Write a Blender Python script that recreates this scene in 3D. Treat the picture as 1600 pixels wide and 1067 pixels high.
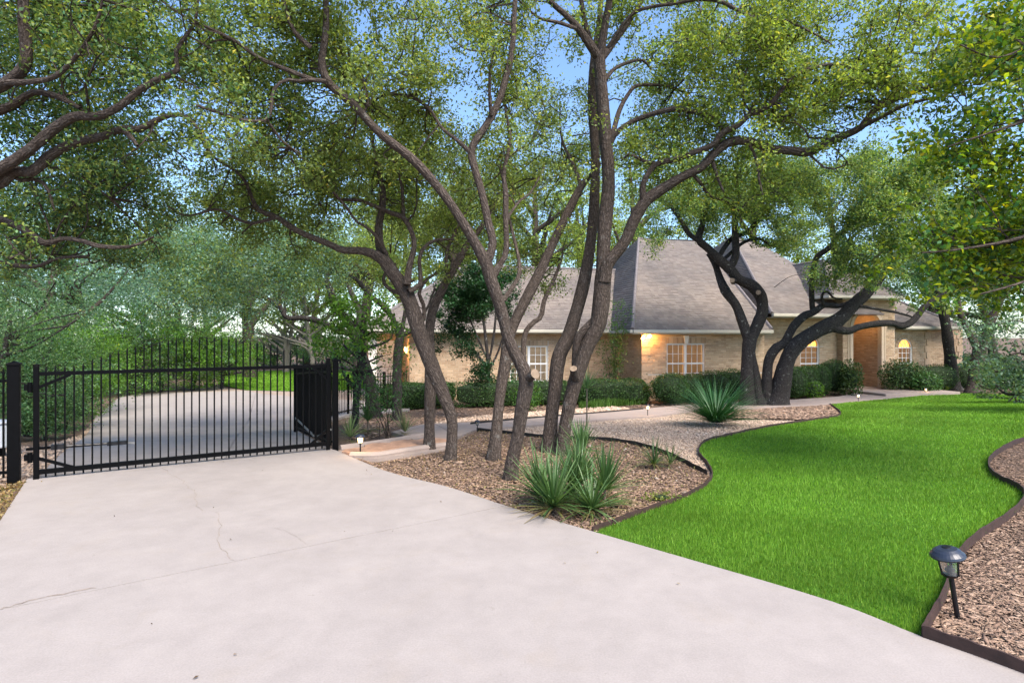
import bpy, math, random
import numpy as np
from mathutils import Vector, Matrix
from mathutils.geometry import delaunay_2d_cdt

for o in list(bpy.data.objects): bpy.data.objects.remove(o, do_unlink=True)
SC = bpy.context.scene
COL = SC.collection
rng = np.random.default_rng(7)
random.seed(7)
PI = math.pi

# ---------------------------------------------------------------- camera
F, CX, HY, CH = 900.0, 800.0, 525.0, 1.7      # photo pixels: focal length, centre column, horizon row; eye height (m)
cam = bpy.data.objects.new('camera', bpy.data.cameras.new('camera'))
COL.objects.link(cam)
cam.location = (0, 0, CH)
cam.rotation_euler = (PI / 2, 0, 0)
cam.data.sensor_width = 36
cam.data.lens = 36 * F / 1600
cam.data.shift_y = -(533.5 - HY) / 1600
cam.data.clip_end = 2000
cam.data.clip_start = 0.05
SC.camera = cam

# ---------------------------------------------------------------- sky, sun, exposure
SUN_EL, SUN_AZ = 52.0, 146.0                   # azimuth clockwise from +Y (camera looks along +Y)
W = bpy.data.worlds.new('World'); SC.world = W; W.use_nodes = True
wn = W.node_tree.nodes; wl = W.node_tree.links
sky = wn.new('ShaderNodeTexSky'); sky.sky_type = 'NISHITA'; sky.sun_disc = False
sky.sun_elevation = math.radians(SUN_EL); sky.sun_rotation = math.radians(SUN_AZ)
sky.air_density = 1.0; sky.dust_density = 0.7; sky.ozone_density = 5.0
bg = wn['Background']; bg.inputs['Strength'].default_value = 0.06
wl.new(sky.outputs[0], bg.inputs['Color'])
sl = bpy.data.lights.new('sun', 'SUN'); sl.energy = 1.5; sl.angle = math.radians(36); sl.color = (1.0, 0.90, 0.79)
so = bpy.data.objects.new('sun', sl); COL.objects.link(so)
_e, _a = math.radians(SUN_EL), math.radians(SUN_AZ)
so.rotation_euler = Vector((math.sin(_a) * math.cos(_e), math.cos(_a) * math.cos(_e), math.sin(_e))).to_track_quat('Z', 'Y').to_euler()
SC.view_settings.view_transform = 'Standard'; SC.view_settings.look = 'None'
SC.view_settings.exposure = 2.5; SC.view_settings.gamma = 1.0; SC.view_settings.use_curve_mapping = False
SC.render.engine = 'CYCLES'
cy = SC.cycles
cy.use_denoising = True
cy.max_bounces = 8; cy.diffuse_bounces = 5; cy.glossy_bounces = 2; cy.transmission_bounces = 4; cy.transparent_max_bounces = 8
cy.caustics_reflective = False; cy.caustics_refractive = False; cy.sample_clamp_indirect = 4.0
cy.use_adaptive_sampling = True; cy.adaptive_threshold = 0.02

# ---------------------------------------------------------------- ground shape and pixel helpers
RC, RS = math.cos(math.radians(14)), math.sin(math.radians(14))   # the house stands turned by 14 degrees
ZH = -0.75                                                         # house ground, below the driveway
def H(x, y):
    d = -np.asarray(x) * RS + np.asarray(y) * RC
    t = np.clip((d - 8.0) / 11.5, 0, 1)
    return ZH * t * t * (3 - 2 * t)
def at(px, py, Y):
    return np.array([(px - CX) / F * Y, Y, CH + (HY - py) / F * Y])
def gp(px, py):
    """the point of the ground seen at a pixel"""
    k = (py - HY) / F
    Y = 10.0
    for _ in range(60):
        z = float(H((px - CX) / F * Y, Y))
        Y = 0.5 * Y + 0.5 * min((CH - z) / max(k, 0.004), 400)
    x = (px - CX) / F * Y
    return np.array([x, Y, float(H(x, Y))])
def hd2w(u, d):
    return u * RC - d * RS, u * RS + d * RC
def U(px, d):
    t = (px - CX) / F
    Y = d / (RC - t * RS)
    return Y * (t * RC + RS)

# ---------------------------------------------------------------- object helpers
def tag(o, label=None, cat=None, group=None, kind=None):
    if label: o['label'] = label
    if cat: o['category'] = cat
    if group: o['group'] = group
    if kind: o['kind'] = kind
    return o
def empty(name, loc, rz=0.0):
    o = bpy.data.objects.new(name, None); COL.objects.link(o)
    o.location = [float(v) for v in loc]; o.rotation_euler = (0, 0, rz); o.empty_display_size = .2
    return o
def link(name, me, mat=None, parent=None, loc=None, smooth=False):
    o = bpy.data.objects.new(name, me); COL.objects.link(o)
    if mat is not None and len(me.materials) == 0: me.materials.append(mat)
    if parent is not None: o.parent = parent
    if loc is not None: o.location = [float(v) for v in loc]
    if smooth: me.shade_smooth()
    return o
def mesh_np(name, V, faces, col=None, smooth=False, attr=None):
    """V (n,3); faces: (m,k) int array, one k for all"""
    V = np.asarray(V, dtype=np.float32); faces = np.asarray(faces, dtype=np.int32)
    me = bpy.data.meshes.new(name)
    m, k = faces.shape
    me.vertices.add(len(V)); me.vertices.foreach_set('co', V.ravel())
    me.loops.add(m * k); me.loops.foreach_set('vertex_index', faces.ravel())
    me.polygons.add(m)
    me.polygons.foreach_set('loop_start', np.arange(0, m * k, k, dtype=np.int32))
    try: me.polygons.foreach_set('loop_total', np.full(m, k, dtype=np.int32))
    except Exception: pass
    if smooth: me.polygons.foreach_set('use_smooth', np.ones(m, dtype=bool))
    me.update(calc_edges=True)
    if col is not None:
        a = me.attributes.new('Col', 'FLOAT_COLOR', 'POINT')
        c = np.ones((len(V), 4), dtype=np.float32); c[:, :3] = col
        a.data.foreach_set('color', c.ravel())
    if attr is not None:
        a = me.attributes.new('bk', 'FLOAT_VECTOR', 'POINT')
        a.data.foreach_set('vector', np.asarray(attr, dtype=np.float32).ravel())
    return me
class MB:
    """collects boxes, bars, tubes for ONE mesh"""
    def __init__(s): s.v = []; s.f = []; s.c = []; s.cc = None
    def add(s, V, Fs):
        n = len(s.v); s.v.extend([tuple(map(float, p)) for p in V]); s.f.extend([tuple(i + n for i in f) for f in Fs])
        if s.cc is not None: s.c.extend([s.cc] * len(V))
    def box(s, c, size, ax=None):
        hx, hy, hz = [q / 2 for q in size]
        A = np.eye(3) if ax is None else np.array(ax, float)
        P = [np.asarray(c, float) + A[0] * sx * hx + A[1] * sy * hy + A[2] * sz * hz for sz in (-1, 1) for sy in (-1, 1) for sx in (-1, 1)]
        s.add(P, [(0, 2, 3, 1), (4, 5, 7, 6), (0, 1, 5, 4), (2, 6, 7, 3), (0, 4, 6, 2), (1, 3, 7, 5)])
        return s
    def bar(s, p, q, w, h=None, up=(0, 0, 1)):
        p = np.asarray(p, float); q = np.asarray(q, float); d = q - p; L = np.linalg.norm(d); d = d / L
        h = h or w
        x = np.cross(d, up); 
        if np.linalg.norm(x) < 1e-4: x = np.cross(d, (1, 0, 0))
        x /= np.linalg.norm(x); y = np.cross(x, d)
        s.box((p + q) / 2, (L, w, h), (d, x, y)); return s
    def lathe(s, prof, n=20, c=(0, 0, 0)):
        n0 = len(s.v); V = []; Fs = []
        for r, z in prof:
            for i in range(n):
                a = 2 * PI * i / n; V.append((c[0] + r * math.cos(a), c[1] + r * math.sin(a), c[2] + z))
        for k in range(len(prof) - 1):
            for i in range(n):
                j = (i + 1) % n; Fs.append((k * n + i, k * n + j, (k + 1) * n + j, (k + 1) * n + i))
        Fs.append(tuple(range(n - 1, -1, -1))); Fs.append(tuple((len(prof) - 1) * n + i for i in range(n)))
        s.add(V, Fs); return s
    def pipe(s, pts, rads, n=8):
        pts = [np.asarray(p, float) for p in pts]
        if np.isscalar(rads): rads = [rads] * len(pts)
        V = []; Fs = []; x = None
        for k, p in enumerate(pts):
            t = pts[min(k + 1, len(pts) - 1)] - pts[max(k - 1, 0)]; t = t / (np.linalg.norm(t) + 1e-9)
            if x is None:
                x = np.cross(t, (0.31, 0.2, 0.93)); 
                if np.linalg.norm(x) < 1e-3: x = np.cross(t, (1, 0, 0))
            x = x - t * x.dot(t); x /= np.linalg.norm(x); y = np.cross(t, x)
            for i in range(n):
                a = 2 * PI * i / n; V.append(p + rads[k] * (x * math.cos(a) + y * math.sin(a)))
        for k in range(len(pts) - 1):
            for i in range(n):
                j = (i + 1) % n; Fs.append((k * n + i, k * n + j, (k + 1) * n + j, (k + 1) * n + i))
        Fs.append(tuple(range(n - 1, -1, -1))); Fs.append(tuple((len(pts) - 1) * n + i for i in range(n)))
        s.add(V, Fs); return s
    def build(s, name, mat, parent=None, loc=None, smooth=False, bevel=0.0):
        me = bpy.data.meshes.new(name); me.from_pydata(s.v, [], s.f); me.update()
        if s.c:
            a = me.attributes.new('Col', 'FLOAT_COLOR', 'POINT')
            c = np.ones((len(s.v), 4), dtype=np.float32); c[:, :3] = np.array(s.c)
            a.data.foreach_set('color', c.ravel())
        o = link(name, me, mat, parent, loc, smooth)
        if bevel:
            m = o.modifiers.new('bevel', 'BEVEL'); m.width = bevel; m.segments = 2; m.limit_method = 'ANGLE'
        return o

# ---------------------------------------------------------------- materials
MT = {}
def nm(name):
    m = bpy.data.materials.new(name); m.use_nodes = True
    MT[name] = m
    nt = m.node_tree
    return m, nt, nt.nodes['Principled BSDF'], nt.nodes['Material Output']
def N(nt, t, **kw):
    n = nt.nodes.new(t)
    for k, v in kw.items():
        if k in n.inputs: n.inputs[k].default_value = v
        else: setattr(n, k, v)
    return n
def noise(nt, vec, scale, detail=5, rough=.6, dist=0.0):
    n = N(nt, 'ShaderNodeTexNoise'); n.inputs['Scale'].default_value = scale; n.inputs['Detail'].default_value = detail
    n.inputs['Roughness'].default_value = rough; n.inputs['Distortion'].default_value = dist
    if vec is not None: nt.links.new(vec, n.inputs['Vector'])
    return n
def ramp(nt, fac, stops):
    r = N(nt, 'ShaderNodeValToRGB')
    e = r.color_ramp.elements
    while len(e) < len(stops): e.new(.5)
    for q, (p, c) in zip(e, stops): q.position = p; q.color = (*c, 1) if len(c) == 3 else c
    nt.links.new(fac, r.inputs[0]); return r
def mixc(nt, fac, a, b, mode='MIX'):
    m = N(nt, 'ShaderNodeMix', data_type='RGBA', blend_type=mode)
    for sock, v in ((m.inputs[0], fac), (m.inputs[6], a), (m.inputs[7], b)):
        if hasattr(v, 'is_output'): nt.links.new(v, sock)
        elif isinstance(v, (int, float)): sock.default_value = v
        else: sock.default_value = (*v, 1)
    return m.outputs[2]
def bump(nt, h, strength, dist, bsdf, prev=None):
    b = N(nt, 'ShaderNodeBump'); b.inputs['Strength'].default_value = strength; b.inputs['Distance'].default_value = dist
    nt.links.new(h, b.inputs['Height'])
    if prev: nt.links.new(prev.outputs[0], b.inputs['Normal'])
    nt.links.new(b.outputs[0], bsdf.inputs['Normal']); return b
def pos(nt):
    return N(nt, 'ShaderNodeNewGeometry').outputs['Position']
def simple(name, col, rough=.6, metal=0.0, var=.12, scale=6.0, spec=.4, emit=None, es=0.0, bmp=0.0, bscale=60.0):
    m, nt, b, out = nm(name)
    p = pos(nt); n = noise(nt, p, scale, 6)
    lo = [c * (1 - var) for c in col]; hi = [min(1, c * (1 + var)) for c in col]
    r = ramp(nt, n.outputs[0], [(.3, lo), (.7, hi)])
    nt.links.new(r.outputs[0], b.inputs['Base Color'])
    b.inputs['Roughness'].default_value = rough; b.inputs['Metallic'].default_value = metal
    b.inputs['Specular IOR Level'].default_value = spec
    if emit: b.inputs['Emission Color'].default_value = (*emit, 1); b.inputs['Emission Strength'].default_value = es
    if bmp: bump(nt, noise(nt, p, bscale, 4).outputs[0], bmp, .01, b)
    return m
def attrmat(name, rough=.7, var=.18, scale=40.0, spec=.3, bmp=.3, bscale=180.0, bdist=.004, big=None):
    """base colour from the per-piece colour attribute, with fine grain on top"""
    m, nt, b, out = nm(name)
    a = N(nt, 'ShaderNodeAttribute', attribute_name='Col')
    p = pos(nt)
    n = noise(nt, p, scale, 6, .7)
    r = ramp(nt, n.outputs[0], [(.25, (1 - var,) * 3), (.75, (1 + var,) * 3)])
    c = mixc(nt, 1.0, a.outputs['Color'], r.outputs[0], 'MULTIPLY')
    if big:
        n2 = noise(nt, p, big[0], 4, .6)
        r2 = ramp(nt, n2.outputs[0], [(.35, big[1]), (.65, big[2])])
        c = mixc(nt, 1.0, c, r2.outputs[0], 'MULTIPLY')
    nt.links.new(c, b.inputs['Base Color'])
    b.inputs['Roughness'].default_value = rough; b.inputs['Specular IOR Level'].default_value = spec
    if bmp: bump(nt, noise(nt, p, bscale, 4).outputs[0], bmp, bdist, b)
    return m
def leafmat(name, trans=.38, rough=.5, spec=.35):
    m, nt, b, out = nm(name)
    a = N(nt, 'ShaderNodeAttribute', attribute_name='Col')
    nt.links.new(a.outputs['Color'], b.inputs['Base Color'])
    b.inputs['Roughness'].default_value = rough; b.inputs['Specular IOR Level'].default_value = spec
    t = N(nt, 'ShaderNodeBsdfTranslucent')
    hc = mixc(nt, 1.0, a.outputs['Color'], (1.35, 1.25, .55), 'MULTIPLY')
    nt.links.new(hc, t.inputs['Color'])
    mx = N(nt, 'ShaderNodeMixShader'); mx.inputs[0].default_value = trans
    nt.links.new(b.outputs[0], mx.inputs[1]); nt.links.new(t.outputs[0], mx.inputs[2])
    nt.links.new(mx.outputs[0], out.inputs['Surface'])
    return m
def barkmat(name, dark, mid, light, lichen=.25):
    m, nt, b, out = nm(name)
    a = N(nt, 'ShaderNodeAttribute', attribute_name='bk')
    mp = N(nt, 'ShaderNodeMapping'); mp.inputs['Scale'].default_value = (34, 9, 34)
    nt.links.new(a.outputs['Vector'], mp.inputs[0])
    warp = noise(nt, a.outputs['Vector'], 9, 4)
    wv = N(nt, 'ShaderNodeVectorMath', operation='MULTIPLY_ADD'); nt.links.new(warp.outputs[1], wv.inputs[0])
    wv.inputs[1].default_value = (2.2, 2.2, 2.2); nt.links.new(mp.outputs[0], wv.inputs[2])
    v = N(nt, 'ShaderNodeTexVoronoi', feature='DISTANCE_TO_EDGE'); v.inputs['Scale'].default_value = 1.0
    nt.links.new(wv.outputs[0], v.inputs['Vector'])
    p = pos(nt)
    n = noise(nt, p, 30, 6, .7)
    r = ramp(nt, v.outputs[0], [(.0, dark), (.14, mid), (.5, light)])
    c = mixc(nt, .45, r.outputs[0], ramp(nt, n.outputs[0], [(.3, dark), (.7, light)]).outputs[0])
    nl = noise(nt, p, 7, 6, .72)
    rl = ramp(nt, nl.outputs[0], [(.60, (0, 0, 0)), (.70, (lichen,) * 3)])
    c = mixc(nt, rl.outputs[0], c, (.42, .42, .38))
    nt.links.new(c, b.inputs['Base Color'])
    b.inputs['Roughness'].default_value = .9; b.inputs['Specular IOR Level'].default_value = .15
    hsum = N(nt, 'ShaderNodeMath', operation='MULTIPLY_ADD'); nt.links.new(n.outputs[0], hsum.inputs[0]); hsum.inputs[1].default_value = .35
    cl = N(nt, 'ShaderNodeMath', operation='MINIMUM'); nt.links.new(v.outputs[0], cl.inputs[0]); cl.inputs[1].default_value = .35
    nt.links.new(cl.outputs[0], hsum.inputs[2])
    bump(nt, hsum.outputs[0], 1.0, .03, b)
    return m

barkmat('bark_oak', (.022, .016, .0125), (.07, .053, .043), (.155, .124, .104))
barkmat('bark_dark', (.007, .0062, .006), (.030, .026, .024), (.095, .085, .078), .6)
barkmat('bark_pale', (.14, .12, .10), (.30, .26, .21), (.42, .37, .31))
leafmat('leaf', .48); leafmat('leaf_bright', .5); leafmat('leaf_hedge', .22, .45); leafmat('leaf_blade', .25, .42, .45)
leafmat('grass_blade', .35, .55, .25)
attrmat('stones', .8, .2, 60, .3, .3); attrmat('chips', .9, .25, 90, .15, .4)
attrmat('brick_paint', .85, .16, 22, .2, .5, 140, .004, (1.1, (.92, .90, .88), (1.06, 1.05, 1.03)))
attrmat('shingle', .9, .16, 45, .2, .6, 220, .004, (.5, (.82, .82, .85), (1.16, 1.1, 1.06)))
simple('mortar', (.56, .48, .38), .95, var=.1, scale=25, spec=.1, bmp=.3, bscale=150)
simple('trim', (.46, .43, .35), .6, var=.06, scale=3)
simple('soffit', (.42, .37, .28), .7, var=.06)
simple('white_paint', (.78, .78, .76), .5, var=.05)
simple('stone_cream', (.68, .62, .53), .8, var=.08, scale=18, bmp=.2)
simple('iron', (.0018, .0018, .0022), .5, var=.25, scale=14, spec=.10, bmp=.12, bscale=90)
simple('edging_rust', (.045, .024, .019), .75, var=.35, scale=12, bmp=.25)
simple('edging_black', (.02, .018, .017), .6, var=.3, scale=12)
simple('white_plastic', (.66, .67, .68), .45, var=.05)
simple('blind', (.40, .27, .16), .6, var=.05)
simple('wood_door', (.15, .06, .025), .5, var=.3, scale=9)
simple('lamp_plastic', (.005, .005, .007), .42, var=.2, scale=30, spec=.5)
simple('lamp_cap', (.02, .026, .042), .36, var=.2, scale=30, spec=.6)
simple('galvanised', (.33, .32, .30), .5, .6)
simple('flagstone', (.40, .235, .15), .85, var=.28, scale=9, bmp=.4, bscale=40)
simple('bulb_warm', (.9, .7, .4), .5, emit=(1.0, .60, .20), es=9)
simple('bulb_small', (.9, .8, .6), .5, emit=(1.0, .62, .22), es=.75)
simple('window_glow', (.5, .35, .2), .8, emit=(1.0, .50, .16), es=.13)
simple('window_glow_soft', (.5, .45, .4), .8, emit=(.9, .72, .5), es=.16)
simple('shrub_stem', (.05, .036, .026), .9, var=.3, scale=20)
simple('cut_wood', (.22, .16, .11), .85, var=.3, scale=22)
m, nt, b, out = nm('glass')
fr = N(nt, 'ShaderNodeFresnel'); fr.inputs[0].default_value = 1.5
tr = N(nt, 'ShaderNodeBsdfTransparent'); tr.inputs[0].default_value = (.93, .95, .95, 1)
gl = N(nt, 'ShaderNodeBsdfGlossy'); gl.inputs['Roughness'].default_value = .03
mx = N(nt, 'ShaderNodeMixShader'); nt.links.new(fr.outputs[0], mx.inputs[0]); nt.links.new(tr.outputs[0], mx.inputs[1]); nt.links.new(gl.outputs[0], mx.inputs[2])
nt.links.new(mx.outputs[0], out.inputs['Surface'])
m, nt, b, out = nm('lamp_lens')
b.inputs['Base Color'].default_value = (.85, .83, .78, 1); b.inputs['Roughness'].default_value = .12; b.inputs['Transmission Weight'].default_value = .85; b.inputs['IOR'].default_value = 1.3
# concrete: warm pale slab with soft stains and pitting
def concrete(name, base, stain, dirt):
    m, nt, b, out = nm(name)
    p = pos(nt)
    n1 = noise(nt, p, .55, 6, .62, .6); n2 = noise(nt, p, 3.2, 7, .7); n3 = noise(nt, p, 95, 3, .6); n4 = noise(nt, p, 1.4, 5, .65, 1.2)
    c = mixc(nt, ramp(nt, n1.outputs[0], [(.42, (0, 0, 0)), (.68, (.75,) * 3)]).outputs[0], base, stain)
    c = mixc(nt, ramp(nt, n4.outputs[0], [(.55, (0, 0, 0)), (.75, (.5,) * 3)]).outputs[0], c, dirt)
    c = mixc(nt, 1.0, c, ramp(nt, n2.outputs[0], [(.25, (.88,) * 3), (.75, (1.08,) * 3)]).outputs[0], 'MULTIPLY')
    c = mixc(nt, 1.0, c, ramp(nt, n3.outputs[0], [(.3, (.90,) * 3), (.7, (1.06,) * 3)]).outputs[0], 'MULTIPLY')
    nsp = noise(nt, p, 22, 3, .5)
    c = mixc(nt, ramp(nt, nsp.outputs[0], [(.70, (0, 0, 0)), (.76, (.35,) * 3)]).outputs[0], c, (.22, .19, .165))
    nt.links.new(c, b.inputs['Base Color'])
    b.inputs['Roughness'].default_value = .88; b.inputs['Specular IOR Level'].default_value = .2
    b1 = bump(nt, n3.outputs[0], .25, .004, b); bump(nt, n2.outputs[0], .25, .01, b, b1)
    return m
concrete('concrete', (.325, .29, .268), (.288, .256, .237), (.305, .262, .222))
concrete('concrete_walk', (.37, .295, .25), (.31, .245, .205), (.34, .275, .22))
def ground(name, cols, scale, rough=.95, bd=.03):
    m, nt, b, out = nm(name)
    p = pos(nt)
    n1 = noise(nt, p, scale, 8, .75); n2 = noise(nt, p, scale * .12, 5, .6, .8)
    c = ramp(nt, n1.outputs[0], [(.3, cols[0]), (.5, cols[1]), (.7, cols[2])]).outputs[0]
    c = mixc(nt, 1.0, c, ramp(nt, n2.outputs[0], [(.3, (.75,) * 3), (.7, (1.2,) * 3)]).outputs[0], 'MULTIPLY')
    nt.links.new(c, b.inputs['Base Color']); b.inputs['Roughness'].default_value = rough; b.inputs['Specular IOR Level'].default_value = .1
    bump(nt, n1.outputs[0], .8, bd, b)
    return m
ground('soil', ((.075, .05, .036), (.15, .105, .078), (.27, .20, .15)), 22)
ground('mulch_base', ((.06, .042, .032), (.13, .09, .068), (.24, .175, .13)), 34)
ground('gravel_base', ((.16, .12, .09), (.34, .27, .22), (.52, .43, .36)), 40)
ground('lawn_soil', ((.035, .10, .008), (.06, .16, .014), (.08, .20, .02)), 30)
ground('ground_far', ((.05, .075, .02), (.09, .10, .035), (.16, .13, .06)), 6)
# ---------------------------------------------------------------- the ground and what is laid on it
def pip(poly, x, y):
    poly = np.asarray(poly); n = len(poly); ins = np.zeros(len(x), bool); j = n - 1
    for i in range(n):
        xi, yi = poly[i, :2]; xj, yj = poly[j, :2]
        c = ((yi > y) != (yj > y)) & (x < (xj - xi) * (y - yi) / (yj - yi + 1e-12) + xi)
        ins ^= c; j = i
    return ins
def catmull(P, n=8, closed=False):
    P = [np.asarray(p, float) for p in P]; out = []
    for i in range(len(P) - 1):
        p0 = P[max(i - 1, 0)]; p1 = P[i]; p2 = P[i + 1]; p3 = P[min(i + 2, len(P) - 1)]
        for k in range(n):
            t = k / n
            out.append(.5 * ((2 * p1) + (-p0 + p2) * t + (2 * p0 - 5 * p1 + 4 * p2 - p3) * t * t + (-p0 + 3 * p1 - 3 * p2 + p3) * t ** 3))
    out.append(P[-1]); return out
def gpoly(pix): return np.array([gp(*p) for p in pix])
def sheet(name, poly, off, mat, res=.5, thick=0.0, parent=None, edge=.4, bumpy=0.0):
    poly = np.asarray(poly)[:, :2]
    B = []
    for i in range(len(poly)):
        a, b2 = poly[i], poly[(i + 1) % len(poly)]
        k = max(1, int(np.linalg.norm(b2 - a) / edge))
        for q in range(k): B.append(a + (b2 - a) * q / k)
    B = np.array(B)
    lo, hi = B.min(0), B.max(0)
    gx, gy = np.meshgrid(np.arange(lo[0], hi[0], res), np.arange(lo[1], hi[1], res))
    gx = gx.ravel() + rng.uniform(-.1, .1, gx.size) * res; gy = gy.ravel() + rng.uniform(-.1, .1, gy.size) * res
    k = pip(B, gx, gy)
    pts = [Vector(p) for p in B] + [Vector((a, b2)) for a, b2 in zip(gx[k], gy[k])]
    r = delaunay_2d_cdt(pts, [], [list(range(len(B)))], 1, 1e-5)
    V = np.array([(v.x, v.y) for v in r[0]]); Z = H(V[:, 0], V[:, 1]) + off
    if bumpy: Z = Z + bumpy * (np.sin(V[:, 0] * 3.1 + 1) * np.sin(V[:, 1] * 2.7) * .6 + rng.normal(0, .35, len(Z)))
    V3 = np.column_stack([V, Z])
    mb = MB(); mb.add(V3, [tuple(f) for f in r[2]])
    if thick:
        n = len(B); zt = H(B[:, 0], B[:, 1]) + off
        vs = [(*p, z) for p, z in zip(B, zt)] + [(*p, z - thick) for p, z in zip(B, zt)]
        mb.add(vs, [(i, i + n, (i + 1) % n + n, (i + 1) % n) for i in range(n)])
    o = mb.build(name, MT[mat], parent)
    # make faces look up
    me = o.data
    fl = [p for p in me.polygons if p.normal.z < -.5]
    if fl: me.flip_normals()
    if parent is None: tag(o, kind='structure')
    return o

# one ground sheet out to the horizon
ax = np.concatenate([-np.geomspace(600, 40, 14)[:-1], np.linspace(-40, 45, 100), np.geomspace(45, 600, 14)[1:]])
ay = np.concatenate([-np.geomspace(300, 12, 10)[:-1], np.linspace(-12, 60, 90), np.geomspace(60, 900, 16)[1:]])
GX, GY = np.meshgrid(ax, ay)
GZ = H(GX, GY) - .05
nx, ny = len(ax), len(ay)
idx = np.arange(nx * ny).reshape(ny, nx)
fc = np.stack([idx[:-1, :-1], idx[:-1, 1:], idx[1:, 1:], idx[1:, :-1]], -1).reshape(-1, 4)
tag(link('ground', mesh_np('ground', np.column_stack([GX.ravel(), GY.ravel(), GZ.ravel()]), fc, smooth=True), MT['soil']), kind='structure')

# concrete driveway: slabs with recessed joints
drive = empty('driveway', (0, 0, 0)); tag(drive, kind='structure')
R_EDGE = catmull([gp(516, 702), gp(600, 737), gp(700, 763), gp(800, 796), gp(925, 833), gp(1100, 884), gp(1300, 944), gp(1442, 1000), gp(1600, 1056)], 4)
L_EDGE = [gp(43, 750), gp(0, 817), (-3.5, 3.54, 0), (-2.2, 1.6, 0)]
JA, JB = gp(0, 957), gp(790, 793)                 # the joint that crosses the drive
jd = (JB - JA) / np.linalg.norm(JB - JA); jn = np.array([-jd[1], jd[0], 0])
def clip_half(poly, p, n, s):
    out = []; P = [np.asarray(q, float)[:2] for q in poly]; n2 = np.asarray(n)[:2] * s; p2 = np.asarray(p)[:2]
    for i in range(len(P)):
        a, b2 = P[i], P[(i + 1) % len(P)]; da, db = (a - p2).dot(n2), (b2 - p2).dot(n2)
        if da >= 0: out.append(a)
        if (da >= 0) != (db >= 0): out.append(a + (b2 - a) * da / (da - db))
    return out
front_poly = [np.asarray(p)[:2] for p in L_EDGE] + [(1.5, -3.2), (7.5, -3.2)] + [(4.6, .9)] + [np.asarray(p)[:2] for p in R_EDGE[::-1]]
GATE_L, GATE_R = gp(36, 753), gp(521, 704)
gd = (GATE_R - GATE_L); gd[2] = 0; gd /= np.linalg.norm(gd); gn = np.array([-gd[1], gd[0], 0])
slabA = clip_half(front_poly, JA + jn * .006, jn, 1)
slabB = clip_half(front_poly, JA - jn * .006, jn, -1)
sheet('slab', slabA, .02, 'concrete', .5, .12, drive)
sheet('slab', slabB, .02, 'concrete', .5, .12, drive)
inner = gpoly([(60, 748), (130, 686), (148, 655), (185, 622), (210, 617), (300, 613), (385, 611), (410, 616), (470, 621), (560, 626), (640, 628), (640, 640), (600, 644), (540, 650), (500, 661), (462, 675), (512, 701)])
in2 = clip_half(inner, gp(399, 616), np.array([1, .42, 0]), -1); in3 = clip_half(inner, gp(399, 616) + np.array([.012, 0, 0]), np.array([1, .42, 0]), 1)
for s in (in2, in3):
    if len(s) > 2: sheet('slab', s, .016, 'concrete', .7, .1, drive)
# hairline cracks: thin dark strips let into the slab
def crack(pix, w):
    P = catmull([gp(*p) for p in pix], 5); mb = MB(); L = []; 
    for i, p in enumerate(P):
        t = P[min(i + 1, len(P) - 1)] - P[max(i - 1, 0)]; t /= np.linalg.norm(t); s = np.array([-t[1], t[0], 0])
        j = rng.normal(0, .012); ww = w * rng.uniform(.3, 1.3)
        c = p + s * j; z = float(H(c[0], c[1])) + .0225
        L += [(c[0] + s[0] * ww, c[1] + s[1] * ww, z), (c[0] - s[0] * ww, c[1] - s[1] * ww, z)]
    mb.add(L, [(2 * i, 2 * i + 1, 2 * i + 3, 2 * i + 2) for i in range(len(P) - 1)])
    mb.build('crack', MT['crack'], drive)
simple('crack', (.27, .225, .19), .95, var=.4, scale=30, spec=.05)
crack([(252, 733), (275, 748), (298, 765), (305, 785), (318, 803)], .0022)
crack([(338, 803), (346, 825), (340, 845), (349, 866), (362, 880)], .0026)
crack([(425, 828), (455, 838), (480, 853)], .0018)
crack([(0, 956), (45, 944), (100, 932), (150, 922)], .008)

# beds, walk and lawn
LAWN_EDGE = [(925, 832), (1000, 803), (1060, 782), (1100, 761), (1113, 745), (1105, 726), (1092, 710), (1095, 697), (1110, 688), (1150, 679), (1200, 668), (1270, 657), (1308, 651), (1312, 644), (1297, 632)]
WALK_LO = [(1297, 632), (1345, 627), (1400, 622), (1450, 617)]
BED_EDGE = [(1442, 999), (1455, 975), (1475, 938), (1488, 900), (1500, 872), (1530, 842), (1570, 816), (1597, 792), (1601, 775), (1588, 763), (1560, 750), (1546, 736), (1548, 720), (1568, 704), (1600, 690), (1680, 672)]
lawn_px = LAWN_EDGE + WALK_LO[1:] + [(1500, 614.5), (1560, 616), (1640, 620), (1760, 626)] + BED_EDGE[::-1] + [(1300, 943), (1100, 883)]
lawn_poly = np.array(catmull([gp(*p) for p in LAWN_EDGE], 6) + [gp(*p) for p in WALK_LO[1:]] + [gp(1500, 614.5), gp(1560, 616), gp(1640, 620), gp(1760, 626)]
                     + catmull([gp(*p) for p in BED_EDGE[::-1]], 5) + [gp(1300, 943), gp(1100, 883)])
sheet('lawn_soil', lawn_poly, .0, 'lawn_soil', .6, edge=.3)
EDGE_IN = [(745, 673), (800, 679), (860, 685), (940, 688), (1000, 697), (1045, 712), (1083, 731), (1105, 742)]
mulch_poly = np.array([gp(*p) for p in [(522, 707), (600, 738), (700, 764), (800, 797), (925, 833)]] + catmull([gp(*p) for p in LAWN_EDGE[:5]], 5)[1:] + catmull([gp(*p) for p in EDGE_IN], 4)[::-1][1:]
                      + [gp(720, 684), gp(696, 704), gp(640, 714), gp(585, 724), gp(555, 715)])
sheet('mulch_bed', mulch_poly, -.012, 'mulch_base', .3, bumpy=.02)
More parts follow.
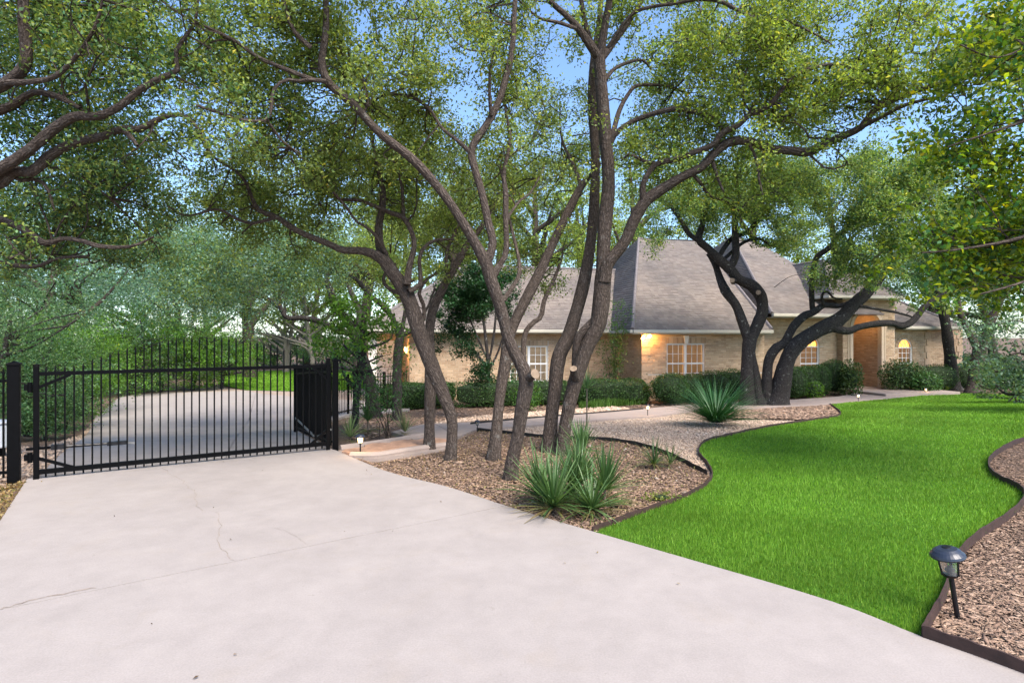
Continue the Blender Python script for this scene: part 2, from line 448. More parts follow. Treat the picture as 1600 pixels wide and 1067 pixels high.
gravel_poly = np.array(catmull([gp(*p) for p in EDGE_IN], 4) + [gp(1113, 745)] + catmull([gp(*p) for p in LAWN_EDGE[4:12]], 5)[1:] + [gp(1180, 655), gp(1115, 655), gp(1090, 643), gp(1030, 651), gp(950, 657), gp(850, 665)])
sheet('gravel_bed', gravel_poly, -.02, 'gravel_base', .5, bumpy=.012)
ring_poly = gpoly([(1115, 653), (1180, 654), (1270, 656), (1308, 651), (1312, 644), (1296, 633), (1240, 636), (1150, 641), (1095, 643)])
sheet('tree_bed', ring_poly, -.006, 'mulch_base', .5, bumpy=.03)
right_poly = np.array(catmull([gp(*p) for p in BED_EDGE], 5) + [gp(1760, 690), gp(1900, 800), gp(2300, 1000), gp(1900, 1180), gp(1600, 1056)])
sheet('side_bed', right_poly, -.008, 'mulch_base', .3, bumpy=.012)
walk_px = [(612, 676), (660, 664), (740, 660), (850, 652), (950, 644), (1030, 637), (1100, 631), (1240, 625), (1310, 620), (1342, 613), (1420, 609), (1452, 613), (1450, 617), (1400, 622), (1345, 627), (1297, 632), (1240, 636), (1100, 641), (1030, 650), (950, 656), (850, 664), (745, 672), (700, 690), (650, 690)]
walk = empty('walkway', gp(900, 655)); tag(walk, kind='structure')
walk_poly = gpoly(walk_px)
wl0 = walk.location.copy()
cuts = [gp(700, 675), gp(800, 663), gp(905, 654), gp(1010, 645), gp(1120, 636), gp(1235, 630), gp(1330, 622)]
rem = [p[:2] for p in walk_poly]
nrm = np.array([.97, .24, 0])
for q in cuts + [None]:
    if q is None: part = rem
    else:
        part = clip_half(rem, q - nrm * .006, nrm, -1); rem = clip_half(rem, q + nrm * .006, nrm, 1)
    if len(part) > 2:
        o = sheet('slab', part, .02, 'concrete_walk', .5, .1, walk); o.location = -wl0
# flagstone side path by the gate: pale kerbs and single stones
fpath = empty('side_path', gp(620, 702)); tag(fpath, kind='structure'); fl0 = fpath.location.copy()
o = sheet('bed', gpoly([(528, 704), (560, 698), (620, 690), (660, 684), (700, 690), (696, 702), (640, 709), (590, 716), (545, 716)]), .004, 'concrete_walk', .4, .06, fpath); o.location = -fl0
for pts in ([(531, 703), (575, 697), (620, 690), (660, 683)], [(548, 714), (590, 714), (640, 706), (698, 698)]):
    mb = MB()
    Q = catmull([gp(*p) for p in pts], 5)
    mb.pipe([q + (0, 0, .02) for q in Q], .058, 8)
    o = mb.build('kerb', MT['concrete_walk'], fpath); o.location = -fl0
for cpx, cpy, a, b2 in ((562, 708, .30, .16), (612, 702, .42, .2), (646, 696, .38, .2), (676, 693, .30, .2), (588, 700, .2, .12)):
    c = gp(cpx, cpy); mb = MB(); k = 9; top = []; bot = []
    for i in range(k):
        an = 2 * PI * i / k; r = rng.uniform(.8, 1.15)
        x, y = a * r * math.cos(an), b2 * 1.6 * r * math.sin(an)
        top.append((c[0] + x, c[1] + y, c[2] + .045)); bot.append((c[0] + x * 1.03, c[1] + y * 1.03, c[2] - .01))
    mb.add(top + bot, [tuple(range(k))] + [(i, i + k, (i + 1) % k + k, (i + 1) % k) for i in range(k)])
    o = mb.build('flagstone', MT['flagstone'], fpath); o.location = -fl0
# beds on the left of the gate and beyond it
sheet('gravel_strip', gpoly([(-120, 690), (-20, 690), (60, 700), (120, 682), (152, 640), (170, 640), (130, 690), (62, 748), (43, 753), (-60, 770), (-160, 760)]), -.02, 'gravel_base', .5)
sheet('lawn_far', gpoly([(340, 600), (345, 590), (380, 584), (420, 580), (480, 580), (560, 582), (600, 586), (590, 605), (540, 609), (470, 611), (385, 609)]), -.01, 'lawn_soil', .8)
sheet('gravel_border', gpoly([(190, 617), (300, 608), (340, 604), (385, 609), (470, 611), (590, 606), (600, 622), (560, 626), (470, 622), (410, 616), (385, 611), (300, 613), (210, 617)]), -.025, 'gravel_base', .8)

# loose cover on the beds (uncountable): stones, chips, fallen leaves, grass
def scatter(poly, dens, n_try, ymax=60):
    poly = np.asarray(poly)[:, :2]; lo, hi = poly.min(0), np.minimum(poly.max(0), [60, ymax])
    area = (hi - lo).prod()
    x = rng.uniform(lo[0], hi[0], n_try); y = rng.uniform(lo[1], hi[1], n_try)
    k = pip(poly, x, y); x, y = x[k], y[k]
    dn = dens(np.hypot(x, y)); keep = rng.random(len(x)) < dn * area / n_try
    return x[keep], y[keep]
OCT = np.array([(1, 0, 0), (0, 1, 0), (-1, 0, 0), (0, -1, 0), (0, 0, 1), (0, 0, -1)], float)
OCF = np.array([(0, 1, 4), (1, 2, 4), (2, 3, 4), (3, 0, 4), (1, 0, 5), (2, 1, 5), (3, 2, 5), (0, 3, 5)])
def stones(name, x, y, size, cols, mat, flat=.6, long=1.0, lift=.0, kind='stuff'):
    n = len(x); s = size * rng.lognormal(0, .35, n)
    a = rng.uniform(0, 2 * PI, n)
    P = OCT[None] * rng.uniform(.6, 1.25, (n, 6, 1))
    P = P * np.array([long, 1, flat])[None, None]
    ca, sa = np.cos(a)[:, None], np.sin(a)[:, None]
    tilt = rng.normal(0, .3, (n, 1))
    X = P[..., 0] * ca - P[..., 1] * sa; Y = P[..., 0] * sa + P[..., 1] * ca; Z = P[..., 2] + X * tilt * .4
    V = np.stack([X * s[:, None] + x[:, None], Y * s[:, None] + y[:, None], Z * s[:, None] + (H(x, y) + lift + s * flat * .35)[:, None]], -1)
    Fc = OCF[None] + (np.arange(n) * 6)[:, None, None]
    ci = rng.integers(0, len(cols), n); c = np.array(cols)[ci] * rng.uniform(.8, 1.15, (n, 1))
    me = mesh_np(name, V.reshape(-1, 3), Fc.reshape(-1, 3), np.repeat(c, 6, 0))
    return link(name, me, MT[mat])
GRAV = [(c[0] * .90, c[1] * .83, c[2] * .74) for c in [(.54, .43, .35), (.46, .36, .29), (.62, .52, .44), (.36, .28, .23), (.58, .46, .37)]]
CHIP = [tuple(v * 1.35 for v in c) for c in ((.22, .145, .10), (.17, .11, .078), (.30, .21, .15), (.13, .085, .06), (.25, .17, .115), (.19, .125, .09))]
x, y = scatter(gravel_poly, lambda r: np.clip(2000 * (9 / r) ** 1.4, 400, 3000), 140000)
tag(stones('gravel', x, y, .0145, GRAV, 'stones', .7, lift=-.02), 'pale pinkish river gravel between the walk and the lawn', 'gravel', kind='stuff')
lg = gpoly([(-120, 690), (-20, 690), (60, 700), (120, 682), (152, 640), (170, 640), (130, 690), (62, 748), (43, 753), (-60, 770)])
x, y = scatter(lg, lambda r: 900 + 0 * r, 30000)
tag(stones('gravel', x, y, .024, GRAV, 'stones', .7, lift=-.02), 'pinkish gravel strip beside the drive behind the gate hinge', 'gravel', kind='stuff')
x, y = scatter(gpoly([(640, 668), (740, 656), (850, 649), (950, 641), (990, 638), (960, 634), (860, 640), (760, 648), (700, 655)]), lambda r: 420 + 0 * r, 30000)
tag(stones('gravel', x, y, .028, GRAV, 'stones', .7, lift=-.03), 'pale gravel between the walk and the clipped hedge', 'gravel', kind='stuff')
x, y = scatter(mulch_poly, lambda r: np.clip(2600 * (6 / r) ** 1.3, 500, 3600), 160000)
tag(stones('wood_mulch', x, y, .011, CHIP, 'chips', .25, 1.7, 0.004), 'brown wood mulch and leaf litter under the oak trunks', 'mulch', kind='stuff')
x, y = scatter(right_poly, lambda r: np.clip(8500 * (3.3 / r) ** 1.6, 500, 11000), 460000, 18)
tag(stones('wood_mulch', x, y, .007, CHIP, 'chips', .2, 3.8, 0.003), 'shredded brown bark mulch around the solar path light', 'mulch', kind='stuff')
x, y = scatter(ring_poly, lambda r: 260 + 0 * r, 20000)
tag(stones('wood_mulch', x, y, .026, CHIP, 'chips', .3, 1.8, 0.004), 'dark mulch ring under the black-barked oak', 'mulch', kind='stuff')
nb = gpoly([(560, 690), (640, 668), (760, 655), (950, 640), (1100, 628), (1240, 622), (1330, 612), (1330, 604), (1100, 618), (950, 626), (760, 634), (600, 640), (530, 660)])
x, y = scatter(nb, lambda r: 160 + 0 * r, 30000)
tag(stones('leaf_litter', x, y, .03, CHIP, 'chips', .22, 1.6, -.03), 'brown leaf litter on the bed between walk and house', 'leaf litter', kind='stuff')
# pale limestone bits in the mulch
x, y = scatter(mulch_poly, lambda r: 4 + 0 * r, 4000)
tag(stones('limestone_chips', x, y, .018, [(.36, .30, .24), (.28, .22, .17)], 'stones', .6, 1.2, .004), 'scattered pale limestone chips lying in the mulch', 'stones', kind='stuff')

def leaves(name, P, L, cols, mat, parent=None, aspect=.5, up=.35, fold=.12, axis=None, axis_w=0.0, loc=None):
    """many small folded leaves as one mesh; P (n,3) world points"""
    P = np.asarray(P, float); n = len(P)
    L = np.broadcast_to(np.asarray(L, float), (n,)) * rng.uniform(.7, 1.3, n)
    a = rng.normal(0, 1, (n, 3))
    if axis is not None: a = a + np.asarray(axis) * axis_w
    a /= np.linalg.norm(a, axis=1)[:, None] + 1e-9
    nr = rng.normal(0, 1, (n, 3)); nr[:, 2] = np.abs(nr[:, 2]) + up * 2
    b = np.cross(nr, a); b /= np.linalg.norm(b, axis=1)[:, None] + 1e-9
    nn = np.cross(a, b)
    Lc = L[:, None]
    v0 = P - a * Lc * .5; v2 = P + a * Lc * .5
    m = P - a * Lc * .06 + nn * Lc * fold
    v1 = m + b * Lc * aspect * .5; v3 = m - b * Lc * aspect * .5
    V = np.stack([v0, v1, v2, v3], 1).reshape(-1, 3)
    if loc is not None: V = V - np.asarray(loc)
    Fc = np.arange(4 * n).reshape(n, 4)
    me = mesh_np(name, V, Fc, np.repeat(cols, 4, 0))
    return link(name, me, MT[mat], parent)
def leafcol(n, base, var=.22, yellow=0.0, clump=None):
    """random leaf colours; clump: per-leaf brightness factor of its clump"""
    base = np.array(base); c = base[rng.integers(0, len(base), n)] if base.ndim == 2 else np.repeat(base[None], n, 0)
    c = c * rng.lognormal(0, var, (n, 1))
    if clump is not None: c = c * clump[:, None]
    if yellow: 
        k = rng.random(n) < yellow; c[k] = c[k] * np.array([2.2, 1.5, .8])
    return np.clip(c, .004, .8)
# dry fallen leaves on the drive and in the bed by the gate
x, y = scatter(front_poly, lambda r: np.where(r > 2.2, .9, 0), 3000)
P = np.column_stack([x, y, H(x, y) + .03])
tag(leaves('fallen_leaves', P, .024, leafcol(len(P), [(.24, .15, .07), (.12, .08, .05), (.4, .3, .14)]), 'leaf', None, .5, 3.0), 'few small dry leaves scattered on the concrete drive', 'leaves', kind='stuff')
sp = gpoly([(-140, 800), (-60, 772), (40, 756), (0, 815), (-90, 957), (-260, 1000)])
x, y = scatter(sp, lambda r: 1400 + 0 * r, 30000)
P = np.column_stack([x, y, H(x, y) + .01 + rng.uniform(0, .04, len(x))])
tag(leaves('leaf_litter', P, .045, leafcol(len(P), [(.34, .23, .10), (.22, .14, .07), (.42, .33, .16), (.16, .15, .05)]), 'leaf', None, .4, .5), 'straw-coloured dry leaves beside the drive below the gate post', 'leaf litter', kind='stuff')
x, y = scatter(mulch_poly, lambda r: 200 + 0 * r, 30000)
P = np.column_stack([x, y, H(x, y) + .012 + rng.uniform(0, .015, len(x))])
tag(leaves('fallen_leaves', P, .030, leafcol(len(P), [(.36, .25, .14), (.22, .145, .085), (.50, .38, .22), (.30, .27, .10)]), 'leaf', None, .45, 2.5), 'tan dead oak leaves lying over the mulch bed', 'leaves', kind='stuff')
# low green weeds in the mulch
def grass(name, poly, dens, n_try, hgt, wid, cols, mat='grass_blade', ymax=60, lean=.45, lift=0.0):
    x, y = scatter(poly, dens, n_try, ymax); n = len(x); r = np.hypot(x, y)
    z = H(x, y) + lift
    h = hgt * rng.uniform(.55, 1.25, n) * (1 + .25 * np.sin(x * 2.3) * np.sin(y * 1.9 + 1)); w = np.maximum(wid, wid * r / 5.0) * rng.uniform(.7, 1.3, n)
    a = rng.uniform(0, 2 * PI, n); dx, dy = np.cos(a), np.sin(a)
    cl = np.sin(x * 1.7 + 2 * np.sin(y * 1.3)) * .5 + rng.normal(0, .6, n)
    la = cl * 1.2 + rng.normal(0, 1.3, n); l = lean * rng.uniform(.2, 1.2, n) * h
    v0 = np.column_stack([x - dx * w, y - dy * w, z]); v1 = np.column_stack([x + dx * w, y + dy * w, z])
    v2 = np.column_stack([x + l * np.cos(la), y + l * np.sin(la), z + h])
    V = np.stack([v0, v1, v2], 1).reshape(-1, 3)
    patch = 1 + .10 * np.sin(x * 1.1 + y * .7) + .08 * np.sin(x * 2.9 - y * 2.3 + 1) + .06 * np.sin(y * 5.3 + x)
    c = leafcol(n, cols, .16) * patch[:, None]
    return link(name, mesh_np(name, V, np.arange(3 * n).reshape(n, 3), np.repeat(c, 3, 0)), MT[mat])
LG = [(.145, .295, .026), (.17, .325, .034), (.118, .255, .02), (.20, .35, .045)]
tag(grass('lawn_grass', lawn_poly, lambda r: np.clip(11000 * (4.2 / r) ** 1.75, 420, 14000), 4200000, .036, .0026, LG, ymax=32), 'bright green mown turf of the front lawn', 'grass', kind='stuff')
tag(grass('lawn_grass', gpoly([(340, 600), (345, 590), (380, 584), (420, 580), (480, 580), (560, 582), (600, 586), (590, 605), (540, 609), (470, 611), (385, 609)]), lambda r: 130 + 0 * r, 200000, .08, .006, LG, ymax=45), 'green lawn beyond the drive behind the gate', 'grass', kind='stuff')
tag(grass('ground_cover', gpoly([(905, 638), (960, 634), (1008, 630), (1012, 622), (960, 624), (905, 628)]), lambda r: 900 + 0 * r, 20000, .22, .008, [(.06, .13, .02), (.09, .17, .03)], lift=-.03), 'tufts of grassy ground cover below the square hedge end', 'grass', kind='stuff')
# ---------------------------------------------------------------- the house
HU, HD = 15.0, 21.5
hx, hy = hd2w(HU, HD)
house = empty('brick_house', (hx, hy, ZH), math.radians(14))
tag(house, 'long low tan brick house with steep grey shingle hip roofs', 'house')
def L(u, d, z): return np.array([u - HU, d - HD, z - ZH])        # house axes: u along the front, d inward, z world height
BR = [(.50, .355, .225), (.535, .385, .25), (.465, .325, .205), (.56, .415, .275), (.51, .37, .245), (.44, .30, .19)]
CZ, CLEN, GAP = .076, .225, .012
def arch_half(z, zs, r): return math.sqrt(max(r * r - (z - zs) ** 2, 0))
def wall(p0, e, length, z0, z1, holes=(), n=None, soldier=(), name='wall'):
    """brick wall from p0=(u,d) along e; holes: ('rect',a0,a1,z0,z1) or ('arch',a0,a1,z0,zs). Returns the wall part"""
    e = np.array([*e, 0.0]); n = np.array([*n, 0.0]); b0 = L(p0[0], p0[1], 0)
    P = lambda a, z, o=0.0: b0 + e * a + n * o + np.array([0, 0, z])
    def outline(h):
        if h[0] == 'rect': return [(h[1], h[3]), (h[2], h[3]), (h[2], h[4]), (h[1], h[4])]
        r = (h[2] - h[1]) / 2; c = (h[1] + h[2]) / 2
        return [(h[1], h[3]), (h[2], h[3])] + [(c + r * math.cos(t), h[4] + r * math.sin(t)) for t in np.linspace(0, PI, 17)]
    pts = [(0, z0), (length, z0), (length, z1), (0, z1)]; edges = [(0, 1), (1, 2), (2, 3), (3, 0)]; outs = []
    for h in holes:
        o = outline(h); k = len(pts); pts += o; edges += [(k + i, k + (i + 1) % len(o)) for i in range(len(o))]; outs.append(np.array(o))
    r = delaunay_2d_cdt([Vector(p) for p in pts], edges, [list(range(4))], 1, 1e-6)
    V2 = np.array([(v.x, v.y) for v in r[0]]); mb = MB()
    keep = []
    for f in r[2]:
        c = V2[list(f)].mean(0)
        if not any(pip(o, c[:1], c[1:])[0] for o in outs): keep.append(tuple(f))
    mb.add([P(a, z) for a, z in V2], keep)
    for o in outs:                                        # reveals
        k = len(o); q = [P(a, z) for a, z in o] + [P(a, z, -.16) for a, z in o]
        mb.add(q, [(i, (i + 1) % k, (i + 1) % k + k, i + k) for i in range(k)])
    # thickness at both ends and the top
    for a in (0, length): mb.add([P(a, z0), P(a, z1), P(a, z1, -.2), P(a, z0, -.2)], [(0, 1, 2, 3)])
    mb.add([P(0, z1), P(length, z1), P(length, z1, -.2), P(0, z1, -.2)], [(0, 1, 2, 3)])
    w = mb.build(name, MT['mortar'], house)
    bb = MB(); PR = .012
    def brick(a0, a1, za, zb):
        bb.cc = tuple(np.array(BR[rng.integers(0, len(BR))]) * rng.uniform(.88, 1.12))
        o = PR * rng.uniform(.6, 1.15)
        bb.add([P(a0, za), P(a1, za), P(a1, zb), P(a0, zb), P(a0, za, o), P(a1, za, o), P(a1, zb, o), P(a0, zb, o)],
               [(4, 5, 6, 7), (0, 1, 5, 4), (1, 2, 6, 5), (2, 3, 7, 6), (3, 0, 4, 7)])
    k = 0; z = z0 + .01
    while z + .07 < z1:
        iv = [(0.005, length - .005)]
        for h in holes:
            if z + .07 < h[3]: continue
            if h[0] == 'rect':
                if z > h[4]: continue
                x0, x1 = h[1] - .012, h[2] + .012
            else:
                rr = (h[2] - h[1]) / 2 + .21; c = (h[1] + h[2]) / 2
                if z > h[4] + rr: continue
                if z + .07 < h[4]: x0, x1 = h[1] - .012, h[2] + .012
                else:
                    hh = arch_half(max(z, h[4]), h[4], rr); x0, x1 = c - hh, c + hh
            iv = [s for a, b2 in iv for s in ((a, min(b2, x0)), (max(a, x1), b2)) if s[1] - s[0] > .03]
        for (sa, sb, sz0, sz1) in soldier:                 # upright bricks take this band
            if z + .075 > sz0 and z < sz1:
                iv = [s for a, b2 in iv for s in ((a, min(b2, sa)), (max(a, sb), b2)) if s[1] - s[0] > .03]
        off = (k % 2) * CLEN / 2
        for a, b2 in iv:
            q = math.floor((a - off) / CLEN) * CLEN + off
            while q < b2:
                x0, x1 = max(q, a), min(q + CLEN - GAP, b2)
                if x1 - x0 > .03: brick(x0, x1, z, z + CZ - GAP)
                q += CLEN
        z += CZ; k += 1
    for (sa, sb, sz0, sz1) in soldier:
        a = sa
        while a + .07 < sb: brick(a, a + .07, sz0 + .006, sz1 - .006); a += .0815
    for h in holes:
        if h[0] == 'arch':
            rr = (h[2] - h[1]) / 2; c = (h[1] + h[2]) / 2; m = int(PI * (rr + .1) / .082)
            for i in range(m):
                t0, t1 = PI * (i + .06) / m, PI * (i + .94) / m
                bb.cc = tuple(np.array(BR[rng.integers(0, len(BR))]) * rng.uniform(.9, 1.12))
                q = [(c + r2 * math.cos(t), h[4] + r2 * math.sin(t)) for r2, t in ((rr + .006, t0), (rr + .2, t0), (rr + .2, t1), (rr + .006, t1))]
                bb.add([P(a, zz) for a, zz in q] + [P(a, zz, .02) for a, zz in q], [(4, 5, 6, 7), (0, 1, 5, 4), (1, 2, 6, 5), (2, 3, 7, 6), (3, 0, 4, 7)])
    br = bb.build('bricks', MT['brick_paint'], w); br['kind'] = 'stuff'
    return w, P

def window(P, a0, a1, z0, z1, cols, rows, arch_zs=None, double=False, glow='window_glow'):
    """sash window set in the opening; P maps (along, height, out)"""
    fr = MB(); ins = -.07
    def hb(x0, x1, za, zb, o0, o1, mb):
        q = [P(x0, za, o0), P(x1, za, o0), P(x1, zb, o0), P(x0, zb, o0), P(x0, za, o1), P(x1, za, o1), P(x1, zb, o1), P(x0, zb, o1)]
        mb.add(q, [(4, 5, 6, 7), (3, 2, 1, 0), (0, 1, 5, 4), (1, 2, 6, 5), (2, 3, 7, 6), (3, 0, 4, 7)])
    t = .05; ztop = arch_zs if arch_zs else z1
    hb(a0, a0 + t, z0, ztop, ins - .05, ins + .03, fr); hb(a1 - t, a1, z0, ztop, ins - .05, ins + .03, fr)
    hb(a0 + t, a1 - t, z0, z0 + t, ins - .05, ins + .03, fr); hb(a0 + t, a1 - t, ztop - t, ztop, ins - .05, ins + .03, fr)
    spans = [(a0 + t, a1 - t)]
    if double:
        c = (a0 + a1) / 2; hb(c - .05, c + .05, z0 + t, z1 - t, ins - .05, ins + .034, fr)
        spans = [(a0 + t, c - .05), (c + .05, a1 - t)]
    zm = (z0 + ztop) / 2
    for s0, s1 in spans: hb(s0, s1, zm - .03, zm + .03, ins - .04, ins + .024, fr)
    win = fr.build('window', MT['white_paint'], house)
    bars = MB(); panes = []
    for s0, s1 in spans:
        for (h0, h1) in ((z0 + t, zm - .03), (zm + .03, ztop - t)):
            for i in range(1, cols): x = s0 + (s1 - s0) * i / cols; hb(x - .010, x + .010, h0, h1, ins - .02, ins + .012, bars)
            for j in range(1, rows):
                zz = h0 + (h1 - h0) * j / rows
                hb(s0, s1, zz - .010, zz + .010, ins - .019, ins + .010, bars)
            for i in range(cols):
                for j in range(rows):
                    panes.append((s0 + (s1 - s0) * i / cols, s0 + (s1 - s0) * (i + 1) / cols, h0 + (h1 - h0) * j / rows, h0 + (h1 - h0) * (j + 1) / rows))
    bars.build('glazing_bars', MT['white_paint'], win)
    for x0, x1, h0, h1 in panes:
        q = MB(); q.add([P(x0, h0, ins - .004), P(x1, h0, ins - .004), P(x1, h1, ins - .004), P(x0, h1, ins - .004)], [(0, 1, 2, 3)]); q.build('pane', MT['glass'], win)
    # blind slats behind the glass, and the lit room
    bl = MB(); z = z0 + t
    while z < ztop - t:
        for s0, s1 in spans:
            q = [P(s0 + .01, z, ins - .07), P(s1 - .01, z, ins - .07), P(s1 - .01, z + .040, ins - .105), P(s0 + .01, z + .040, ins - .105)]
            bl.add(q, [(0, 1, 2, 3)])
        z += .052
    b_ = bl.build('blind', MT['blind'], win)
    gw = MB(); gw.add([P(a0, z0, ins - .14), P(a1, z0, ins - .14), P(a1, ztop, ins - .14), P(a0, ztop, ins - .14)], [(0, 1, 2, 3)]); gw.build('lit_room', MT[glow], win)
    if arch_zs:
        r = (a1 - a0) / 2; c = (a0 + a1) / 2
        ar = MB(); K = 16
        for i in range(K):
            t0, t1 = PI * i / K, PI * (i + 1) / K
            q = [(c + rr * math.cos(tt), arch_zs + rr * math.sin(tt)) for rr, tt in ((r - .05, t0), (r, t0), (r, t1), (r - .05, t1))]
            ar.add([P(a, zz, ins - .05) for a, zz in q] + [P(a, zz, ins + .03) for a, zz in q], [(4, 5, 6, 7), (0, 1, 5, 4), (2, 3, 7, 6)])
        for tt in (PI * .25, PI * .5, PI * .75):
            ar.bar(P(c + .12 * math.cos(tt), arch_zs + .12 * math.sin(tt), ins), P(c + (r - .03) * math.cos(tt), arch_zs + (r - .03) * math.sin(tt), ins), .022)
        for i in range(8):
            t0, t1 = PI * i / 8, PI * (i + 1) / 8
            ar.bar(P(c + .13 * math.cos(t0), arch_zs + .13 * math.sin(t0), ins), P(c + .13 * math.cos(t1), arch_zs + .13 * math.sin(t1), ins), .02)
        ar.build('fan_frame', MT['white_paint'], win)
        for o, mat, nme in ((ins - .004, 'glass', 'fan_pane'), (ins - .1, 'fan_glow', 'lit_fan')):
            q = MB(); q.add([P(c + r * .97 * math.cos(tt), arch_zs + r * .97 * math.sin(tt), o) for tt in np.linspace(0, PI, 15)], [tuple(range(15))]); q.build(nme, MT[mat], win)
    return win
simple('fan_glow', (.6, .4, .2), .8, emit=(1.0, .42, .07), es=.55)
FRONT = (1, 0); NF = (0, -1)
# left wing
zt = 2.0
uL0 = U(640, 22.5); uL1 = U(1003, 20.5)
wa = [(U(797, 22.5) - uL0), (U(856, 22.5) - uL0)]
w, P = wall((uL0, 22.5), FRONT, uL1 + .3 - uL0, ZH - .1, zt, [('rect', wa[0], wa[1], -.16, 1.30)], NF, [(wa[0] - .05, wa[1] + .05, 1.31, 1.51)])
window(P, wa[0], wa[1], -.16, 1.30, 3, 2, None, True, 'window_glow_soft')
# recessed garage bay at the left end
uB0 = U(577, 22.5)
w, P = wall((uB0 - .1, 25.0), FRONT, uL0 - uB0 + .3, ZH - .1, zt, [], NF)
mb = MB()
for j in range(4): mb.box(P((uL0 - uB0) / 2 + .1, ZH + .3 + j * .56, .03), (uL0 - uB0 - .3, .04, .54))
mb.build('garage_door', MT['white_paint'], house)
w, P = wall((uL0, 25.0), (0, -1), 2.5, ZH - .1, zt, [], (-1, 0))
mb = MB(); mb.box(L(uB0 + .12, 22.45, (ZH + zt) / 2), (.3, .3, zt - ZH)); mb.build('corner_post', MT['stone_cream'], house)
# front wing
uF0, uF1 = uL1, U(1194, 20.5)
wf = [(U(1042, 20.5) - uF0), (U(1101, 20.5) - uF0)]
w, P = wall((uF0, 20.5), FRONT, uF1 - uF0, ZH - .1, zt, [('rect', wf[0], wf[1], -.18, 1.40)], NF, [(wf[0] - .06, wf[1] + .06, 1.41, 1.64), (.02, wf[0] - .02, -.06, .16), (wf[1] + .02, uF1 - uF0 - .02, -.06, .16)])
window(P, wf[0], wf[1], -.18, 1.40, 3, 2, None, True)
c = (wf[0] + wf[1]) / 2
def keystone(P, c, z0, z1, w0, w1, o=.05):
    q = MB(); V = [P(c - w0, z0), P(c + w0, z0), P(c + w1, z1), P(c - w1, z1)]; V2 = [P(c - w0, z0, o), P(c + w0, z0, o), P(c + w1, z1, o), P(c - w1, z1, o)]
    q.add(V + V2, [(4, 5, 6, 7), (0, 1, 5, 4), (1, 2, 6, 5), (2, 3, 7, 6), (3, 0, 4, 7)]); q.build('keystone', MT['white_paint'], house)
keystone(P, c, 1.41, 1.72, .07, .11)
w, P = wall((uF0, 22.5), (0, -1), 2.0, ZH - .1, zt, [], (-1, 0))
# middle section with arched window
uM0, uM1 = uF1 - .1, U(1320, 21.6)
zm = 2.66
am = [(U(1250.5, 21.6) - uM0), (U(1280, 21.6) - uM0)]
zs = 1.25
w, P = wall((uM0, 21.6), FRONT, uM1 - uM0, ZH - .1, zm, [('arch', am[0], am[1], -.30, zs)], NF)
window(P, am[0], am[1], -.30, zs, 3, 3, zs)
keystone(P, sum(am) / 2, zs + (am[1] - am[0]) / 2 + .01, zs + (am[1] - am[0]) / 2 + .36, .06, .09)
# entrance
uE0, uE1 = U(1317, 21.25), U(1398, 21.25)
ae = [U(1332, 21.25) - uE0, U(1376, 21.25) - uE0]
re = (ae[1] - ae[0]) / 2; zse = 2.80 - re
w, P = wall((uE0, 21.25), FRONT, uE1 - uE0, ZH - .1, 3.35, [('arch', ae[0], ae[1], ZH - .1, zse)], NF)
wall((uE0, 22.0), (0, -1), .75, ZH - .1, 3.35, [], (-1, 0))
# cream arch surround
sr = MB(); ce = sum(ae) / 2; K = 24
for r0, r1, o in ((re + .005, re + .16, .05), (re + .20, re + .26, .035)):
    for i in range(K):
        t0, t1 = PI * i / K, PI * (i + 1) / K
        q = [(ce + rr * math.cos(tt), zse + rr * math.sin(tt)) for rr, tt in ((r0, t0), (r1, t0), (r1, t1), (r0, t1))]
        sr.add([P(a, zz) for a, zz in q] + [P(a, zz, o) for a, zz in q], [(4, 5, 6, 7), (0, 1, 5, 4), (1, 2, 6, 5), (2, 3, 7, 6), (3, 0, 4, 7)])
    for sgn in (-1, 1):
        x0, x1 = sorted((ce + sgn * r0, ce + sgn * r1)); q = [(x0, ZH), (x1, ZH), (x1, zse), (x0, zse)]
        sr.add([P(a, zz) for a, zz in q] + [P(a, zz, o) for a, zz in q], [(4, 5, 6, 7), (0, 1, 5, 4), (1, 2, 6, 5), (2, 3, 7, 6), (3, 0, 4, 7)])
sr.build('arch_surround', simple('brick_cream', (.56, .43, .30), .85, var=.12, scale=20, bmp=.3), house)
# the porch behind the arch
pu0, pu1, pd = uE0 + ae[0] - .25, uE0 + ae[1] + .05, 23.4
wall((pu0, pd), FRONT, pu1 - pu0, ZH - .1, 3.0, [], NF)
wall((pu1, 21.41), (0, 1), pd - 21.41, ZH - .1, 3.0, [], (-1, 0))
wall((pu0, pd), (0, -1), pd - 21.41, ZH - .1, 3.0, [], (1, 0))
mb = MB(); mb.box(L((pu0 + pu1) / 2, (21.41 + pd) / 2, 3.03), (pu1 - pu0 + .2, pd - 21.41, .05)); mb.build('porch_ceiling', MT['soffit'], house)
mb = MB(); mb.box(L(pu0 + .62, pd - .05, ZH + 1.05), (.95, .06, 2.1)); 
for j in range(2):
    for i in range(2): mb.box(L(pu0 + .42 + i * .4, pd - .085, ZH + .58 + j * .95), (.3, .03, .78))
mb.build('front_door', MT['wood_door'], house, bevel=.006)
mb = MB(); mb.lathe([(.02, .0), (.09, -.02), (.12, -.14), (.10, -.26), (.02, -.30)], 12, L((pu0 + pu1) / 2, 22.0, 3.0)); mb.build('porch_lamp', MT['bulb_small'], house)
pl = bpy.data.lights.new('porch_light', 'POINT'); pl.energy = 4.5; pl.color = (1, .52, .2); pl.shadow_soft_size = .12
po = bpy.data.objects.new('porch_light', pl); COL.objects.link(po); po.parent = house; po.location = L((pu0 + pu1) / 2, 22.0, 2.55)
mb = MB(); mb.box(L((pu0 + pu1) / 2 + .5, 21.0, ZH + .03), (pu1 - pu0 + 2.0, 4.3, .18)); mb.build('porch_floor', MT['concrete_walk'], house, bevel=.01)
